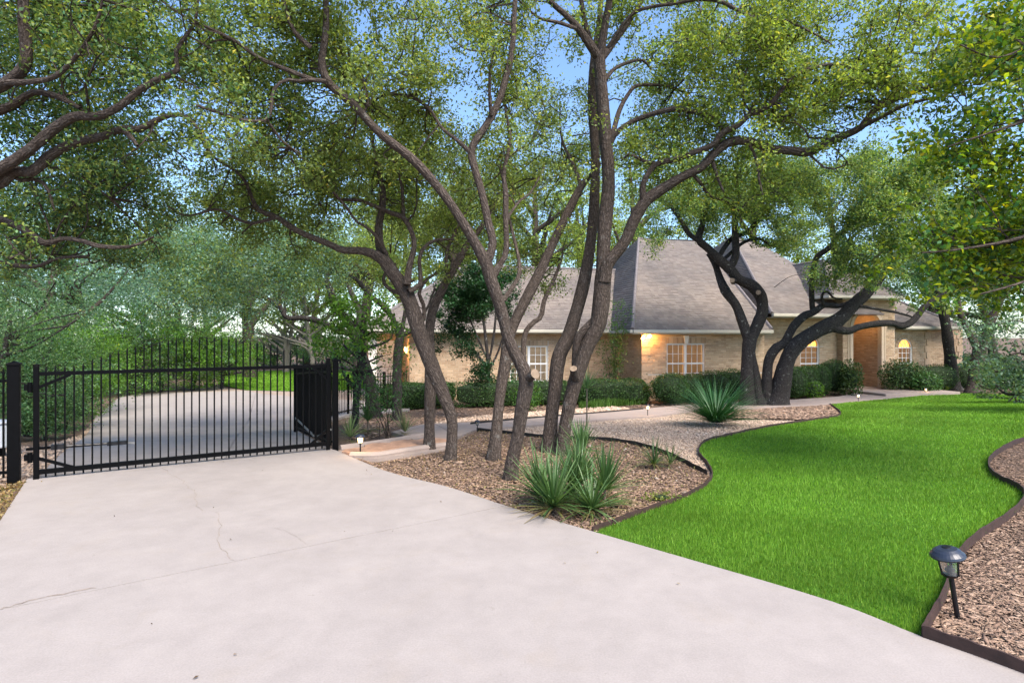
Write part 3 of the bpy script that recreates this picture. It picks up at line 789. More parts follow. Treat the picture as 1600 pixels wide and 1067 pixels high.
# right wing with quoin
uR0, uR1 = uE1 - .05, U(1503, 21.6)
ar = [U(1404, 21.6) - uR0, U(1425.5, 21.6) - uR0]
w, P = wall((uR0, 21.6), FRONT, uR1 - uR0, ZH - .1, 2.2, [('arch', ar[0], ar[1], -.32, 1.18)], NF)
window(P, ar[0], ar[1], -.32, 1.18, 3, 3, 1.18)
for k in range(9):
    ww = .34 if k % 2 else .24
    mb = MB(); mb.box(P(uR1 - uR0 - ww / 2, ZH + .3 + k * .31, .02), (ww, .03, .29)); q = mb.build('quoin', MT['brick_quoin'] if 'brick_quoin' in MT else simple('brick_quoin', (.52, .37, .245), .85, var=.15, scale=20, bmp=.3), house)
    x = U(1449, 21.6) - uR0
    mb = MB(); mb.box(P(x + (0 if k % 2 else .05), ZH + .3 + k * .31, .02), (ww, .03, .29)); mb.build('quoin', MT['brick_quoin'], house)
for k in range(9):
    ww = .34 if k % 2 else .24
    mb = MB(); p_ = L(uF0 + ww / 2 - .015, 20.475, ZH + .3 + k * .31); mb.box(p_, (ww + .03, .03, .28)); mb.build('quoin', MT['brick_quoin'], house)

# ---- roofs: planes of overlapping shingles
SH = [(.178, .157, .140), (.194, .173, .154), (.164, .144, .131), (.206, .184, .164), (.185, .164, .147)]
def roofplane(poly, name='roof'):
    """poly: list of (u,d,z); the first edge is the eave"""
    P3 = [L(*p) for p in poly]
    o = P3[0]; e = P3[1] - P3[0]; e /= np.linalg.norm(e)
    nrm = np.zeros(3)
    for i in range(1, len(P3) - 1): nrm += np.cross(P3[i] - o, P3[i + 1] - o)
    nrm /= np.linalg.norm(nrm)
    if nrm[2] < 0: nrm = -nrm
    s = np.cross(nrm, e)
    if s[2] < 0: s = -s
    pl = np.array([((p - o).dot(e), (p - o).dot(s)) for p in P3])
    mb = MB(); mb.add([p - nrm * .02 for p in P3], [tuple(range(len(P3)))]); 
    base = mb.build(name, MT['shingle_base'] if 'shingle_base' in MT else simple('shingle_base', (.12, .10, .10), .95), house)
    # shingles
    V = []; C = []
    h = .142; k = 0; vmax = pl[:, 1].max()
    while k * h < vmax:
        v = k * h; vm = min(v + h * .5, vmax - 1e-3)
        xs = []
        for i in range(len(pl)):
            a, b2 = pl[i], pl[(i + 1) % len(pl)]
            if (a[1] > vm) != (b2[1] > vm): xs.append(a[0] + (b2[0] - a[0]) * (vm - a[1]) / (b2[1] - a[1]))
        xs.sort()
        if len(xs) >= 2:
            x = xs[0] - rng.uniform(0, .3)
            while x < xs[-1]:
                wd = rng.uniform(.17, .33); x0, x1 = max(x, xs[0]), min(x + wd - .008, xs[-1])
                if x1 - x0 > .03:
                    t = rng.uniform(.022, .036); dv = rng.uniform(-.012, .012); top = min(v + h * 1.25, vmax)
                    q = [o + e * x0 + s * (v + dv) + nrm * t, o + e * x1 + s * (v + dv) + nrm * t, o + e * x1 + s * top + nrm * .004, o + e * x0 + s * top + nrm * .004,
                         o + e * x0 + s * (v + dv) - nrm * .002, o + e * x1 + s * (v + dv) - nrm * .002]
                    V.append(q); C.append(np.array(SH[rng.integers(0, len(SH))]) * rng.uniform(.95, 1.06))
                x += wd
        k += 1
    V = np.array(V); n = len(V)
    F_ = np.array([(0, 1, 2, 3), (4, 5, 1, 0)])[None] + (np.arange(n) * 6)[:, None, None]
    me = mesh_np('shingles', V.reshape(-1, 3), F_.reshape(-1, 4), np.repeat(np.array(C), 6, 0))
    sh = link('shingles', me, MT['shingle'], base); sh['kind'] = 'stuff'
    return base
def ridge(pts, r=.07):
    mb = MB(); mb.pipe([L(*p) for p in pts], r, 6); mb.build('ridge_cap', MT['shingle_ridge'] if 'shingle_ridge' in MT else simple('shingle_ridge', (.16, .14, .135), .9, var=.25, scale=8), house)
def eave(u0, u1, d, z, depth, side=None):
    """gutter, fascia and soffit along a front eave"""
    mb = MB(); mb.box(L((u0 + u1) / 2, d - .06, z - .07), (u1 - u0, .12, .13)); mb.build('gutter', MT['trim'], house, bevel=.02)
    mb = MB(); mb.box(L((u0 + u1) / 2, d + .02, z - .09), (u1 - u0 - .02, .03, .17)); mb.build('fascia', MT['trim'], house)
    mb = MB(); mb.box(L((u0 + u1) / 2, d + .03 + depth / 2, z - .16), (u1 - u0 - .04, depth, .02)); mb.build('soffit', MT['soffit'], house)
# left wing roof
uA = U(565, 22.0); uB = U(726, 27.0); uBB = 17.0
roofplane([(uA, 22.0, 1.96), (uBB, 22.0, 1.96), (uBB, 27.0, 5.0), (uB, 27.0, 5.0)])
roofplane([(uA, 32.0, 1.96), (uA, 22.0, 1.96), (uB, 27.0, 5.0)])
roofplane([(uBB, 32.0, 1.96), (uA, 32.0, 1.96), (uB, 27.0, 5.0), (uBB, 27.0, 5.0)])
ridge([(uA, 22.0, 2.0), (uB, 27.0, 5.03), (uBB, 27.0, 5.03)])
eave(uA, U(985, 22.0), 22.0, 1.96, .5)
# front wing roof
fL, fR = U(988, 20.0), U(1206, 20.0); rL, rR = U(998, 27.0), U(1096, 27.0)
roofplane([(fL, 20.0, 1.94), (fR, 20.0, 1.94), (rR, 27.0, 6.65), (rL, 27.0, 6.65)])
roofplane([(fL, 34.0, 1.94), (fL, 20.0, 1.94), (rL, 27.0, 6.65)])
roofplane([(fR, 20.0, 1.94), (fR + 4.2, 34.0, 1.94), (rR, 27.0, 6.65)])
roofplane([(fR + 4.2, 34.0, 1.94), (fL, 34.0, 1.94), (rL, 27.0, 6.65), (rR, 27.0, 6.65)])
ridge([(fL, 20.0, 1.98), (rL, 27.0, 6.68), (rR, 27.0, 6.68), (fR, 20.0, 1.98)])
eave(fL, fR, 20.0, 1.94, .5)
mb = MB(); mb.box(L(fL - .06, 21.0, 1.94 - .07), (.12, 2.1, .13)); mb.build('gutter', MT['trim'], house, bevel=.02)
mb = MB(); mb.box(L(fL + .3, 21.2, 1.94 - .165), (.55, 1.9, .02)); mb.build('soffit', MT['soffit'], house)
# middle roof
mL = uF1 + .45
roofplane([(mL, 20.6, 2.64), (22.0, 20.6, 2.64), (22.0, 28.47, 6.79), (20.9, 30.0, 7.6)])
roofplane([(22.0, 20.6, 2.64), (26.0, 39.0, 2.64), (20.9, 30.0, 7.6), (22.0, 28.47, 6.79)])
roofplane([(mL, 39.0, 2.64), (mL, 20.6, 2.64), (20.9, 30.0, 7.6)])
roofplane([(26.0, 39.0, 2.64), (mL, 39.0, 2.64), (20.9, 30.0, 7.6)])
ridge([(mL, 20.6, 2.66), (20.9, 30.0, 7.63), (22.0, 28.47, 6.82)])
eave(uF1 + .45, U(1322, 20.6), 20.6, 2.64, 1.0)
# entrance roof
eL, eR, eD = U(1299, 20.85), U(1412, 20.85), 20.85
roofplane([(eL, eD, 3.48), (eR, eD, 3.48), (21.7, 23.8, 5.39)])
roofplane([(eL, 29.5, 3.48), (eL, eD, 3.48), (21.7, 23.8, 5.39), (21.7, 29.5, 5.39)])
roofplane([(eR, eD, 3.48), (eR, 29.5, 3.48), (21.7, 29.5, 5.39), (21.7, 23.8, 5.39)])
ridge([(eL, eD, 3.5), (21.7, 23.8, 5.41), (eR, eD, 3.5)]); ridge([(21.7, 23.8, 5.41), (21.7, 29.5, 5.41)])
eave(eL, eR, eD, 3.48, .5)
mb = MB(); mb.box(L(eL - .06, 21.5, 3.41), (.12, 1.3, .13)); mb.build('gutter', MT['trim'], house, bevel=.02)
# right wing roof
rgt = U(1505, 21.1)
roofplane([(uE1 - .4, 21.1, 2.15), (rgt, 21.1, 2.15), (rgt - .9, 24.5, 3.75), (uE1 - .4, 24.5, 3.75)])
roofplane([(rgt, 21.1, 2.15), (rgt, 28.0, 2.15), (rgt - .9, 24.5, 3.75)])
ridge([(uE1 - .4, 24.5, 3.78), (rgt - .9, 24.5, 3.78), (rgt, 21.1, 2.18)])
eave(uE1 + .35, rgt, 21.1, 2.15, .5)
# downspout at the front wing's inner corner
mb = MB(); q = U(976, 22.3)
mb.bar(L(q, 22.38, ZH), L(q, 22.38, 1.55), .08, .06); mb.bar(L(q, 22.38, 1.53), L(q - .12, 22.02, 1.86), .08, .06); mb.build('downspout', MT['trim'], house)
# flood lights under the front wing eave
for i, (px, dz) in enumerate(((1004.5, -.30), (1015, -.22))):
    u = U(px, 20.35); mb = MB()
    mb.bar(L(u + .05, 20.49, 1.94 - .2), L(u, 20.38, 1.94 + dz + .06), .03); mb.lathe([(.03, .08), (.055, .03), (.07, -.03)], 12, L(u, 20.36, 1.94 + dz))
    fl = mb.build('flood_lamp', MT['white_paint'], house)
    mb = MB(); mb.lathe([(.015, .03), (.06, -.01), (.065, -.045), (.02, -.075)], 12, L(u, 20.36, 1.94 + dz)); mb.build('bulb', MT['bulb_warm'], fl)
    lt = bpy.data.lights.new('flood_light', 'POINT'); lt.energy = 9; lt.color = (1, .50, .14); lt.shadow_soft_size = .06
    lo = bpy.data.objects.new('flood_light', lt); COL.objects.link(lo); lo.parent = house; lo.location = L(u, 20.26, 1.94 + dz - .02)
# lamp in the garage bay
mb = MB(); mb.box(L(uL0 - .1, 23.1, 1.15), (.12, .14, .26)); mb.build('bay_lamp', MT['bulb_small'], house)
lt = bpy.data.lights.new('bay_light', 'POINT'); lt.energy = 9; lt.color = (1, .5, .16); lt.shadow_soft_size = .06
lo = bpy.data.objects.new('bay_light', lt); COL.objects.link(lo); lo.parent = house; lo.location = L(uL0 - .28, 23.1, 1.15)
# ---------------------------------------------------------------- gate and fences
def picket_mesh(h, w=.017):
    key = ('picket', round(h, 3))
    mb = MB(); mb.box((0, 0, h / 2 - .02), (w, w, h - .04))
    a = w * .75; z0 = h - .04
    mb.add([(-a, -a, z0), (a, -a, z0), (a, a, z0), (-a, a, z0), (0, 0, h + .035)], [(0, 1, 4), (1, 2, 4), (2, 3, 4), (3, 0, 4), (3, 2, 1, 0)])
    me = bpy.data.meshes.new('picket'); me.from_pydata(mb.v, [], mb.f); me.update(); me.materials.append(MT['iron']); return me
gate = empty('driveway_gate', GATE_L, math.atan2(gd[1], gd[0]))
tag(gate, 'wide black iron driveway gate with arched row of spear-topped pickets', 'gate')
GL = float(np.linalg.norm((GATE_R - GATE_L)[:2]))
zr = float(H(*GATE_R[:2]))
def gl(s, o, z): return (s, o, z)
NP = 37
TOPZ, BOTZ = 1.255, .10
g0, g1 = .12, GL - .08
mb = MB(); mb.bar((g0, 0, TOPZ), (g1, 0, TOPZ), .035, .045); mb.build('top_rail', MT['iron'], gate)
mb = MB(); mb.bar((g0, 0, BOTZ), (g1, 0, BOTZ), .045, .055); mb.build('bottom_rail', MT['iron'], gate)
for s, nme in ((g0, 'hinge_stile'), (g1, 'latch_stile')):
    mb = MB(); mb.box((s, 0, .68), (.055, .055, 1.34)); mb.box((s, 0, 1.36), (.06, .06, .02)); mb.build(nme, MT['iron'], gate, bevel=.006)
for k in range(NP):
    s = g0 + (g1 - g0) * (k + 1) / (NP + 1)
    f = (s - g0) / (g1 - g0)
    top = 1.30 + .37 * math.exp(-((f - .52) / .26) ** 4 * 1.0) if True else 1.3
    if f < .2: top = 1.33 + .0
    top = 1.325 + .345 * max(0, math.cos((f - .53) * PI / .82)) ** .8 if abs(f - .53) < .41 else 1.325
    p = link('picket', picket_mesh(top - .035), None, gate, (s, 0, .035))
    if k in (12, 13): p.rotation_euler = (0, rng.uniform(-.006, .006), 0)
for a, b2 in (((g0 + .02, 0, TOPZ - .16), (g0 + .32, 0, TOPZ - .02)), ((g0 + .02, 0, BOTZ + .16), (g0 + .34, 0, BOTZ + .02)), ((g1 - .02, 0, TOPZ - .18), (g1 - .22, 0, TOPZ - .02)), ((g1 - .02, 0, BOTZ + .2), (g1 - .24, 0, BOTZ + .02))):
    mb = MB(); mb.bar(a, b2, .03, .035); mb.build('brace', MT['iron'], gate)
for z in (1.10, .28):
    mb = MB(); mb.box((g0 - .06, 0, z), (.10, .05, .07)); mb.lathe([(.025, -.06), (.025, .06)], 10, (g0 - .055, -.02, z)); mb.build('hinge', MT['iron'], gate)
mb = MB(); mb.bar((g0 - .1, .05, .37), (g0 + .2, .05, .37), .03); mb.build('actuator_bracket', MT['iron'], gate)
mb = MB(); mb.pipe([(g0 + .18, .06, .37), (g0 + .45, .06, .362), (g0 + .86, .06, .355)], [.022, .017, .015], 10); mb.box((g0 + .2, .06, .37), (.14, .06, .06)); mb.box((g0 + .78, .06, .356), (.2, .045, .045)); mb.build('actuator', MT['lamp_plastic'], gate)
mb = MB(); mb.bar((g0 + .86, .06, .355), (g0 + .98, .02, .345), .02); mb.build('actuator_rod', MT['galvanised'], gate)
def post(name, p, w, h, label, group=None):
    o = empty(name, p, math.atan2(gd[1], gd[0])); tag(o, label, 'post', group)
    mb = MB(); mb.box((0, 0, h / 2 - .1), (w, w, h + .2)); mb.build('shaft', MT['iron'], o, bevel=.008)
    mb = MB(); mb.box((0, 0, h + .012), (w + .015, w + .015, .03)); mb.add([(-w / 2, -w / 2, h + .028), (w / 2, -w / 2, h + .028), (w / 2, w / 2, h + .028), (-w / 2, w / 2, h + .028), (0, 0, h + .055)], [(0, 1, 4), (1, 2, 4), (2, 3, 4), (3, 0, 4)]); mb.build('cap', MT['iron'], o, bevel=.004)
    return o
post('gate_post', gp(22, 754), .115, 1.36, 'thick black square steel post carrying the gate hinges', None)
post('gate_post', GATE_R + gd * .03 + (0, 0, -.02), .075, 1.36, 'slim black steel post at the gate latch end')
def fence(name, pts, h, label, spacing=.105, posts=(), toprow=.12, cat='fence', rail_lo=.12, pick=True, bend=None):
    base = np.array([*pts[0][:2], float(H(*pts[0][:2]))]); f = empty(name, base); tag(f, label, cat)
    Q = [np.array([p[0], p[1], float(H(p[0], p[1]))]) - base for p in pts]
    for z, nme in ((h - toprow, 'top_rail'), (rail_lo, 'bottom_rail')):
        mb = MB()
        for a, b2 in zip(Q[:-1], Q[1:]): mb.bar(a + (0, 0, z), b2 + (0, 0, z), .025, .032)
        mb.build(nme, MT['iron'], f)
    me = picket_mesh(h - .06)
    for a, b2 in zip(Q[:-1], Q[1:]):
        l = np.linalg.norm(b2 - a); n = max(1, int(round(l / spacing)))
        for i in range(n):
            p = a + (b2 - a) * (i + .5) / n
            o = link('picket', me, None, f, p + (0, 0, .06)); o.rotation_euler = (0, 0, math.atan2((b2 - a)[1], (b2 - a)[0]))
    for px in posts:
        q = px - base; mb = MB(); mb.box((0, 0, h / 2 - .04), (.06, .06, h + .1)); mb.box((0, 0, h + .02), (.07, .07, .025)); mb.build('post', MT['iron'], f, q)
    return f
fence('iron_fence', [gp(14, 754), gp(-110, 762), gp(-330, 775)], 1.30, 'short black picket fence meeting the hinge post of the drive gate', .105, ())
PA, PB = gp(517, 703), gp(462, 676)
leaf = fence('walk_gate', [PA + (0, .04, 0), PB], 1.32, 'narrow black picket gate leaf standing open behind the latch post', .10, (PB, ), .14, 'gate')
lb = np.array(leaf.location)
mb = MB(); mb.bar(PA + (-.02, .06, .3) - lb, PA + (PB - PA) * .3 + (0, 0, .12) - lb, .03); mb.bar(PB + (0, 0, .3) - lb, PB + (PA - PB) * .6 + (0, 0, .10) - lb, .03); mb.build('brace', MT['galvanised'], leaf)
ob = empty('gate_operator', gp(480, 668), .4); tag(ob, 'dark boxy gate operator cabinet behind the open gate leaf', 'cabinet')
mb = MB(); mb.box((0, 0, .52), (.21, .16, 1.14)); mb.build('cabinet', MT['lamp_plastic'], ob, bevel=.012)
mb = MB(); mb.box((0, -.084, .56), (.17, .012, .96)); mb.box((.06, -.094, .56), (.02, .02, .06)); mb.build('door', MT['iron'], ob, bevel=.004)
mb = MB(); mb.box((0, 0, 1.11), (.25, .2, .05)); mb.build('lid', MT['iron'], ob, bevel=.01)
fpts = catmull([gp(488, 662), gp(512, 655), gp(544, 647), gp(580, 641), gp(612, 638), gp(636, 633)], 2)
fence('iron_fence', fpts, 1.22, 'black picket fence curving from the gate back to the house corner', .105, (gp(497, 659), gp(544, 647), gp(600, 639)), .12)
# white control box by the hinge post
cb = empty('control_box', gp(2, 712), -.3); tag(cb, 'small white control box behind the fence at the hinge post', 'box')
mb = MB(); mb.box((0, 0, .30), (.30, .2, .34)); mb.build('housing', MT['white_plastic'], cb, bevel=.03)
mb = MB(); mb.box((0, 0, .50), (.33, .23, .04)); mb.build('lid', MT['white_plastic'], cb, bevel=.015)
mb = MB(); mb.box((0, 0, .06), (.07, .07, .2)); mb.build('stand', MT['iron'], cb)
# ---------------------------------------------------------------- steel garden edging
def edging(pix, mat, h, t, label, n=6, lift=0.0, pts=None):
    Q = catmull([gp(*p) for p in pix] if pts is None else pts, n); base = Q[0].copy(); mb = MB(); V = []
    for i, p in enumerate(Q):
        tg = Q[min(i + 1, len(Q) - 1)] - Q[max(i - 1, 0)]; tg[2] = 0; tg /= np.linalg.norm(tg); s = np.array([-tg[1], tg[0], 0]) * t / 2
        q = p - base; z = float(H(p[0], p[1])) - base[2]; q[2] = z
        hz = h + .004 * math.sin(i * 1.7)
        V += [q + s + (0, 0, -.06), q + s + (0, 0, hz + lift), q - s + (0, 0, hz + lift), q - s + (0, 0, -.06)]
    Fs = []
    for i in range(len(Q) - 1):
        for k in range(3): Fs.append((4 * i + k, 4 * i + k + 1, 4 * i + k + 5, 4 * i + k + 4))
    Fs += [(0, 1, 2, 3), tuple(4 * (len(Q) - 1) + k for k in (3, 2, 1, 0))]
    mb.add(V, Fs); o = mb.build('garden_edging', MT[mat], None, base); tag(o, label, 'edging'); return o
edging(LAWN_EDGE, 'edging_rust', .05, .012, 'thin brown steel edging curving between lawn and planted beds')
edging(BED_EDGE, 'edging_rust', .075, .014, 'rust brown steel edging winding along the bark mulch bed')
edging([(1442, 1000), (1500, 1020), (1560, 1042), (1650, 1076), (1800, 1130)], 'edging_rust', .085, .014, 'straight rust brown steel edging along the drive at the bark bed', 4)
edging(EDGE_IN, 'edging_black', .06, .012, 'black steel edging arc between mulch and gravel bed')
edging([(735, 664), (850, 653), (950, 645), (1005, 640)], 'edging_black', .06, .012, 'black steel edging along the house side of the walk')
# ---------------------------------------------------------------- path lights
def path_light(p, h, label, lit, tilt=(0, 0), big=False, group=None):
    o = empty('path_light', p); tag(o, label, 'lamp', group); o.rotation_euler = (tilt[0], tilt[1], 0)
    k = h / .43
    mb = MB(); mb.lathe([(.014 * k, -.08), (.014 * k, .245 * k), (.016 * k, .25 * k)], 10); mb.build('stake', MT['lamp_plastic'], o, smooth=False)
    mb = MB(); mb.lathe([(.034 * k, .245 * k), (.04 * k, .25 * k), (.045 * k, .262 * k), (.03 * k, .268 * k)], 20); mb.build('base_ring', MT['lamp_plastic'], o)
    mb = MB(); mb.lathe([(.040 * k, .262 * k), (.046 * k, .30 * k), (.052 * k, .365 * k)], 22); mb.build('lens', MT['lamp_lens' if not lit else 'bulb_small'], o, smooth=False)
    mb = MB()
    for j in range(3):
        a = 2 * PI * j / 3 + .9; mb.bar((.046 * k * math.cos(a), .046 * k * math.sin(a), .258 * k), (.057 * k * math.cos(a), .057 * k * math.sin(a), .375 * k), .008 * k)
    mb.build('cage', MT['lamp_plastic'], o)
    mb = MB(); mb.lathe([(.055 * k, .362 * k), (.088 * k, .364 * k), (.092 * k, .372 * k), (.088 * k, .384 * k), (.074 * k, .398 * k), (.070 * k, .404 * k), (.052 * k, .416 * k), (.030 * k, .421 * k), (.004 * k, .422 * k)], 28); cp = mb.build('cap', MT['lamp_cap'], o)
    mb = MB(); mb.lathe([(.024 * k, .42 * k), (.022 * k, .428 * k), (.004 * k, .430 * k)], 16); mb.build('cap_button', MT['lamp_plastic'], cp)
    if not lit:
        mb = MB(); mb.lathe([(.008 * k, .266 * k), (.020 * k, .29 * k), (.008 * k, .315 * k)], 10); mb.build('bulb', MT['white_plastic'], o)
    else:
        lt = bpy.data.lights.new('path_bulb', 'POINT'); lt.energy = .6; lt.color = (1, .6, .25); lt.shadow_soft_size = .03
        lo = bpy.data.objects.new('path_bulb', lt); COL.objects.link(lo); lo.parent = o; lo.location = (0, -.09 * k, .33 * k)
path_light(gp(1496, 963), .435, 'unlit black solar path light leaning in the bark mulch', False, (0, -.16))
path_light(gp(563, 713), .32, 'glowing path light at the mouth of the flagstone path', True)
path_light(gp(746, 676), .24, 'small dark path light at the tip of the black edging', False)
path_light(gp(1012, 650), .30, 'lit path light on the gravel near the square hedge end', True)
path_light(gp(1341, 628), .30, 'lit path light on the lawn edge below the entrance arch', True)
path_light(gp(1446.5, 617), .30, 'lit path light where the walk ends by the right oaks', True)

# ---------------------------------------------------------------- clipped shrubs and hedge
HC = [(.035, .085, .018), (.05, .11, .024), (.028, .068, .014), (.075, .15, .035)]
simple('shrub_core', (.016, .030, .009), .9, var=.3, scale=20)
def superpts(n, a, b, c, e):
    v = rng.normal(0, 1, (n, 3)); v /= (np.abs(v) ** e).sum(1)[:, None] ** (1 / e)
    return v * np.array([a, b, c])
def shrub(name, c, size, label, cat='shrub', e=2.2, n=3500, leaf=.05, cols=HC, rz=0.0, group=None, fuzz=.06, mat='leaf_hedge', core=.86, sprigs=0):
    a, b, h = size[0] / 2, size[1] / 2, size[2] / 2
    o = empty(name, c, rz); tag(o, label, cat, group)
    v = superpts(n, a, b, h, e) * rng.uniform(1 - fuzz * 2.2, 1 + fuzz, (n, 1))
    lump = 1 + .05 * np.sin(v[:, 0] * 5 + c[0]) + .05 * np.sin(v[:, 1] * 6 + 1) + .04 * np.sin(v[:, 2] * 7 + c[1])
    v = v * lump[:, None]; nrm = v / np.linalg.norm(v, axis=1)[:, None]
    v[:, 2] += h * .98; v = v[v[:, 2] > 0.0] if h * 2 > .3 else v
    nrm = nrm[:len(v)]
    if sprigs:
        k = rng.integers(0, len(v), sprigs); s = v[k] + rng.normal(0, .05, (sprigs, 3)) + np.abs(rng.normal(0, .10, (sprigs, 1))) * np.array([0, 0, 1]); v = np.vstack([v, s])
    shade = .75 + .5 * rng.random(len(v))
    lf = leaves('foliage', v, leaf, leafcol(len(v), cols, .2, 0, shade), mat, o, .55, .3)
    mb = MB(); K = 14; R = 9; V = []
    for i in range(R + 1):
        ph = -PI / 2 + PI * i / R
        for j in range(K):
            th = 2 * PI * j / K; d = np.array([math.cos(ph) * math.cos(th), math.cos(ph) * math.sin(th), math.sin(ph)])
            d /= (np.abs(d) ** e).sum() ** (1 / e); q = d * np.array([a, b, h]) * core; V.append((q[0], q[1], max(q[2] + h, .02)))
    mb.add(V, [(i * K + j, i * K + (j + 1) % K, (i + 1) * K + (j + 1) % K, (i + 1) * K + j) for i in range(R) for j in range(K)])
    mb.build('dark_core', MT['shrub_core'], o)  # solid dark core, added inside the leaves to block the view through
    return o
def hw(px, d, dz=0.0):
    u = U(px, d); x, y = hd2w(u, d); return np.array([x, y, float(H(x, y)) + dz])
def hedge(px0, px1, d, depth, h, label, n):
    u0, u1 = U(px0, d), U(px1, d); x, y = hd2w((u0 + u1) / 2, d)
    return shrub('hedge', (x, y, float(H(x, y)) - .03), (u1 - u0, depth, h), label, 'hedge', 7, n, .055, HC, math.radians(14), None, .035, sprigs=n // 18)
hedge(586, 706, 20.1, 1.1, .86, 'clipped box hedge in front of the left garage corner', 9000)
hedge(700, 905, 20.1, 1.2, .86, 'long clipped hedge under the left brick wall behind the oak trunks', 14000)
hedge(903, 1010, 19.7, 1.3, .88, 'square-ended clipped hedge beside the floodlit corner', 9000)
R = math.radians(14)
shrub('round_shrub', hw(1046, 18.9), (1.35, 1.3, 1.1), 'rounded clipped shrub directly right of the square hedge end', n=6000, rz=R)
shrub('round_shrub', hw(1078, 19.4), (1.3, 1.2, 1.0), 'rounded clipped shrub below the lit double window', n=5000, rz=R)
shrub('round_shrub', hw(1112, 19.7), (1.5, 1.2, 1.05), 'low clipped shrub right of the double window behind the big grass tuft', n=5000, rz=R, e=3)
shrub('round_shrub', hw(1146, 19.8), (1.4, 1.2, 1.1), 'clipped shrub against the wall beside the black oak', n=5000, rz=R, e=3)
for i, px in enumerate((1241, 1259, 1277)):
    shrub('round_shrub', hw(px, 19.5 + .35 * i), (.95, .95, 1.22), ('dark globe shrub tight against the leaning black trunk', 'dark globe shrub second along from the leaning black trunk', 'dark globe shrub below the first arched window')[i], n=4200, rz=R, e=2.5, group=None)
shrub('round_shrub', hw(1302, 20.5), (1.25, 1.1, 1.42), 'tall egg-shaped shrub left of the entrance arch', n=5000, rz=R, e=2.6)
shrub('leafy_shrub', hw(1272, 19.2), (.7, .5, .62), 'small light green leafy shrub in front of the globe shrubs', n=900, rz=R, leaf=.09, cols=[(.09, .2, .03), (.12, .24, .04)], fuzz=.2, mat='leaf_bright')
shrub('leafy_shrub', hw(1330, 19.7), (.85, .7, 1.35), 'loose sprawling shrub at the foot of the arch pillar', n=1500, rz=R, leaf=.10, cols=[(.05, .10, .02), (.12, .17, .05), (.07, .12, .03)], fuzz=.25, core=.6)
shrub('leafy_shrub', hw(1410, 20.4), (1.9, 1.1, 1.35), 'wide loose dark shrub under the right arched window', n=3600, rz=R, leaf=.10, cols=[(.045, .095, .025), (.07, .13, .035), (.12, .16, .07)], fuzz=.2, core=.7)
shrub('leafy_shrub', hw(1446, 19.8), (1.3, .9, .85), 'low bright leafy shrub beside the right arched window shrub', n=1600, rz=R, leaf=.10, cols=[(.05, .13, .03), (.08, .17, .04)], fuzz=.2, core=.7)
shrub('round_shrub', hw(1464, 20.7), (2.0, 1.2, 1.15), 'dark clipped shrub behind the straight black trunk', n=4000, rz=R, e=3)
shrub('round_shrub', hw(1504, 20.8), (1.6, 1.2, 1.1), 'dark clipped shrub between the two right oaks', n=4000, rz=R, e=3)
shrub('hedge', hw(1500, 23.4), (7.5, 1.2, 1.5), 'long clipped hedge running past the right house corner', 'hedge', e=7, n=9000, leaf=.07, rz=R, fuzz=.04)
shrub('round_shrub', hw(1560, 21.2), (2.0, 1.4, 1.1), 'dark clipped shrub right of the forked oak', n=4000, rz=R, e=3)
shrub('leafy_shrub', gp(1447 + 25, 610), (.7, .4, .38), 'small yellow-green shrub at the foot of the straight trunk', n=600, rz=R, leaf=.07, cols=[(.2, .26, .03), (.13, .22, .03)], fuzz=.2, mat='leaf_bright')
shrub('grassy_weed', gp(1033, 783), (.30, .16, .09), 'tiny pale green weed clump in the mulch by the lawn edging', 'weed', n=240, leaf=.03, cols=[(.16, .22, .04), (.22, .26, .06)], fuzz=.3, mat='leaf_bright', core=.5)

# ---------------------------------------------------------------- yuccas and grass tufts
def rosette(mb, c, n, L0, w, lo=-.1, hi=1.35, droop=.5, cols=None, stiff=1.0):
    """pointed strap leaves springing from one centre; each leaf a folded strip"""
    for k in range(n):
        az = rng.uniform(0, 2 * PI); el = lo + (hi - lo) * rng.random() ** .8
        l = L0 * rng.uniform(.65, 1.1); d = np.array([math.cos(az) * math.cos(el), math.sin(az) * math.cos(el), math.sin(el)])
        s = np.cross(d, (0, 0, 1)); s /= np.linalg.norm(s) + 1e-6; nn = np.cross(s, d)
        P = []; p = np.asarray(c, float).copy(); dd = d.copy(); K = 5
        for i in range(K + 1):
            f = i / K; ww = w * (1 - f) ** .7 * (.75 + .5 * min(f * 3, 1)) / 1.25
            P += [p - s * ww / 2, p - nn * ww * .18, p + s * ww / 2]
            p = p + dd * l / K; dd = dd + np.array([0, 0, -droop * (.25 + f) / K * math.cos(el)]) + rng.normal(0, .012, 3); dd /= np.linalg.norm(dd)
        cc = np.array(cols[rng.integers(0, len(cols))]) * rng.uniform(.75, 1.25); mb.cc = tuple(cc)
        mb.add(P, [f for i in range(K) for f in ((3 * i, 3 * i + 1, 3 * i + 4, 3 * i + 3), (3 * i + 1, 3 * i + 2, 3 * i + 5, 3 * i + 4))])
YC = [(.065, .14, .04), (.09, .17, .05), (.125, .205, .075), (.05, .11, .032)]
YD = [(.24, .19, .085), (.18, .15, .07), (.14, .17, .05)]
def yucca(p, heads, label, cols=YC, dead=20, name='yucca', cat='yucca', group=None):
    o = empty(name, p); tag(o, label, cat, group)
    for (ox, oy, oz, n, l, w, lo, hi, dr) in heads:
        mb = MB(); rosette(mb, (ox, oy, oz), n, l, w, lo, hi, dr, cols); mb.build('rosette', MT['leaf_blade'], o)
        if oz > .15:
            mb = MB(); mb.pipe([(ox * .9, oy * .9, -.05), (ox, oy, oz)], [.018, .014], 7); mb.build('stem', MT['cut_wood'], o)
    if dead:
        mb = MB(); rosette(mb, (heads[0][0], heads[0][1], .06), dead, heads[0][4] * .8, heads[0][5] * .8, -.15, .25, .6, YD); mb.build('dead_leaves', MT['leaf_blade'], o)
    return o
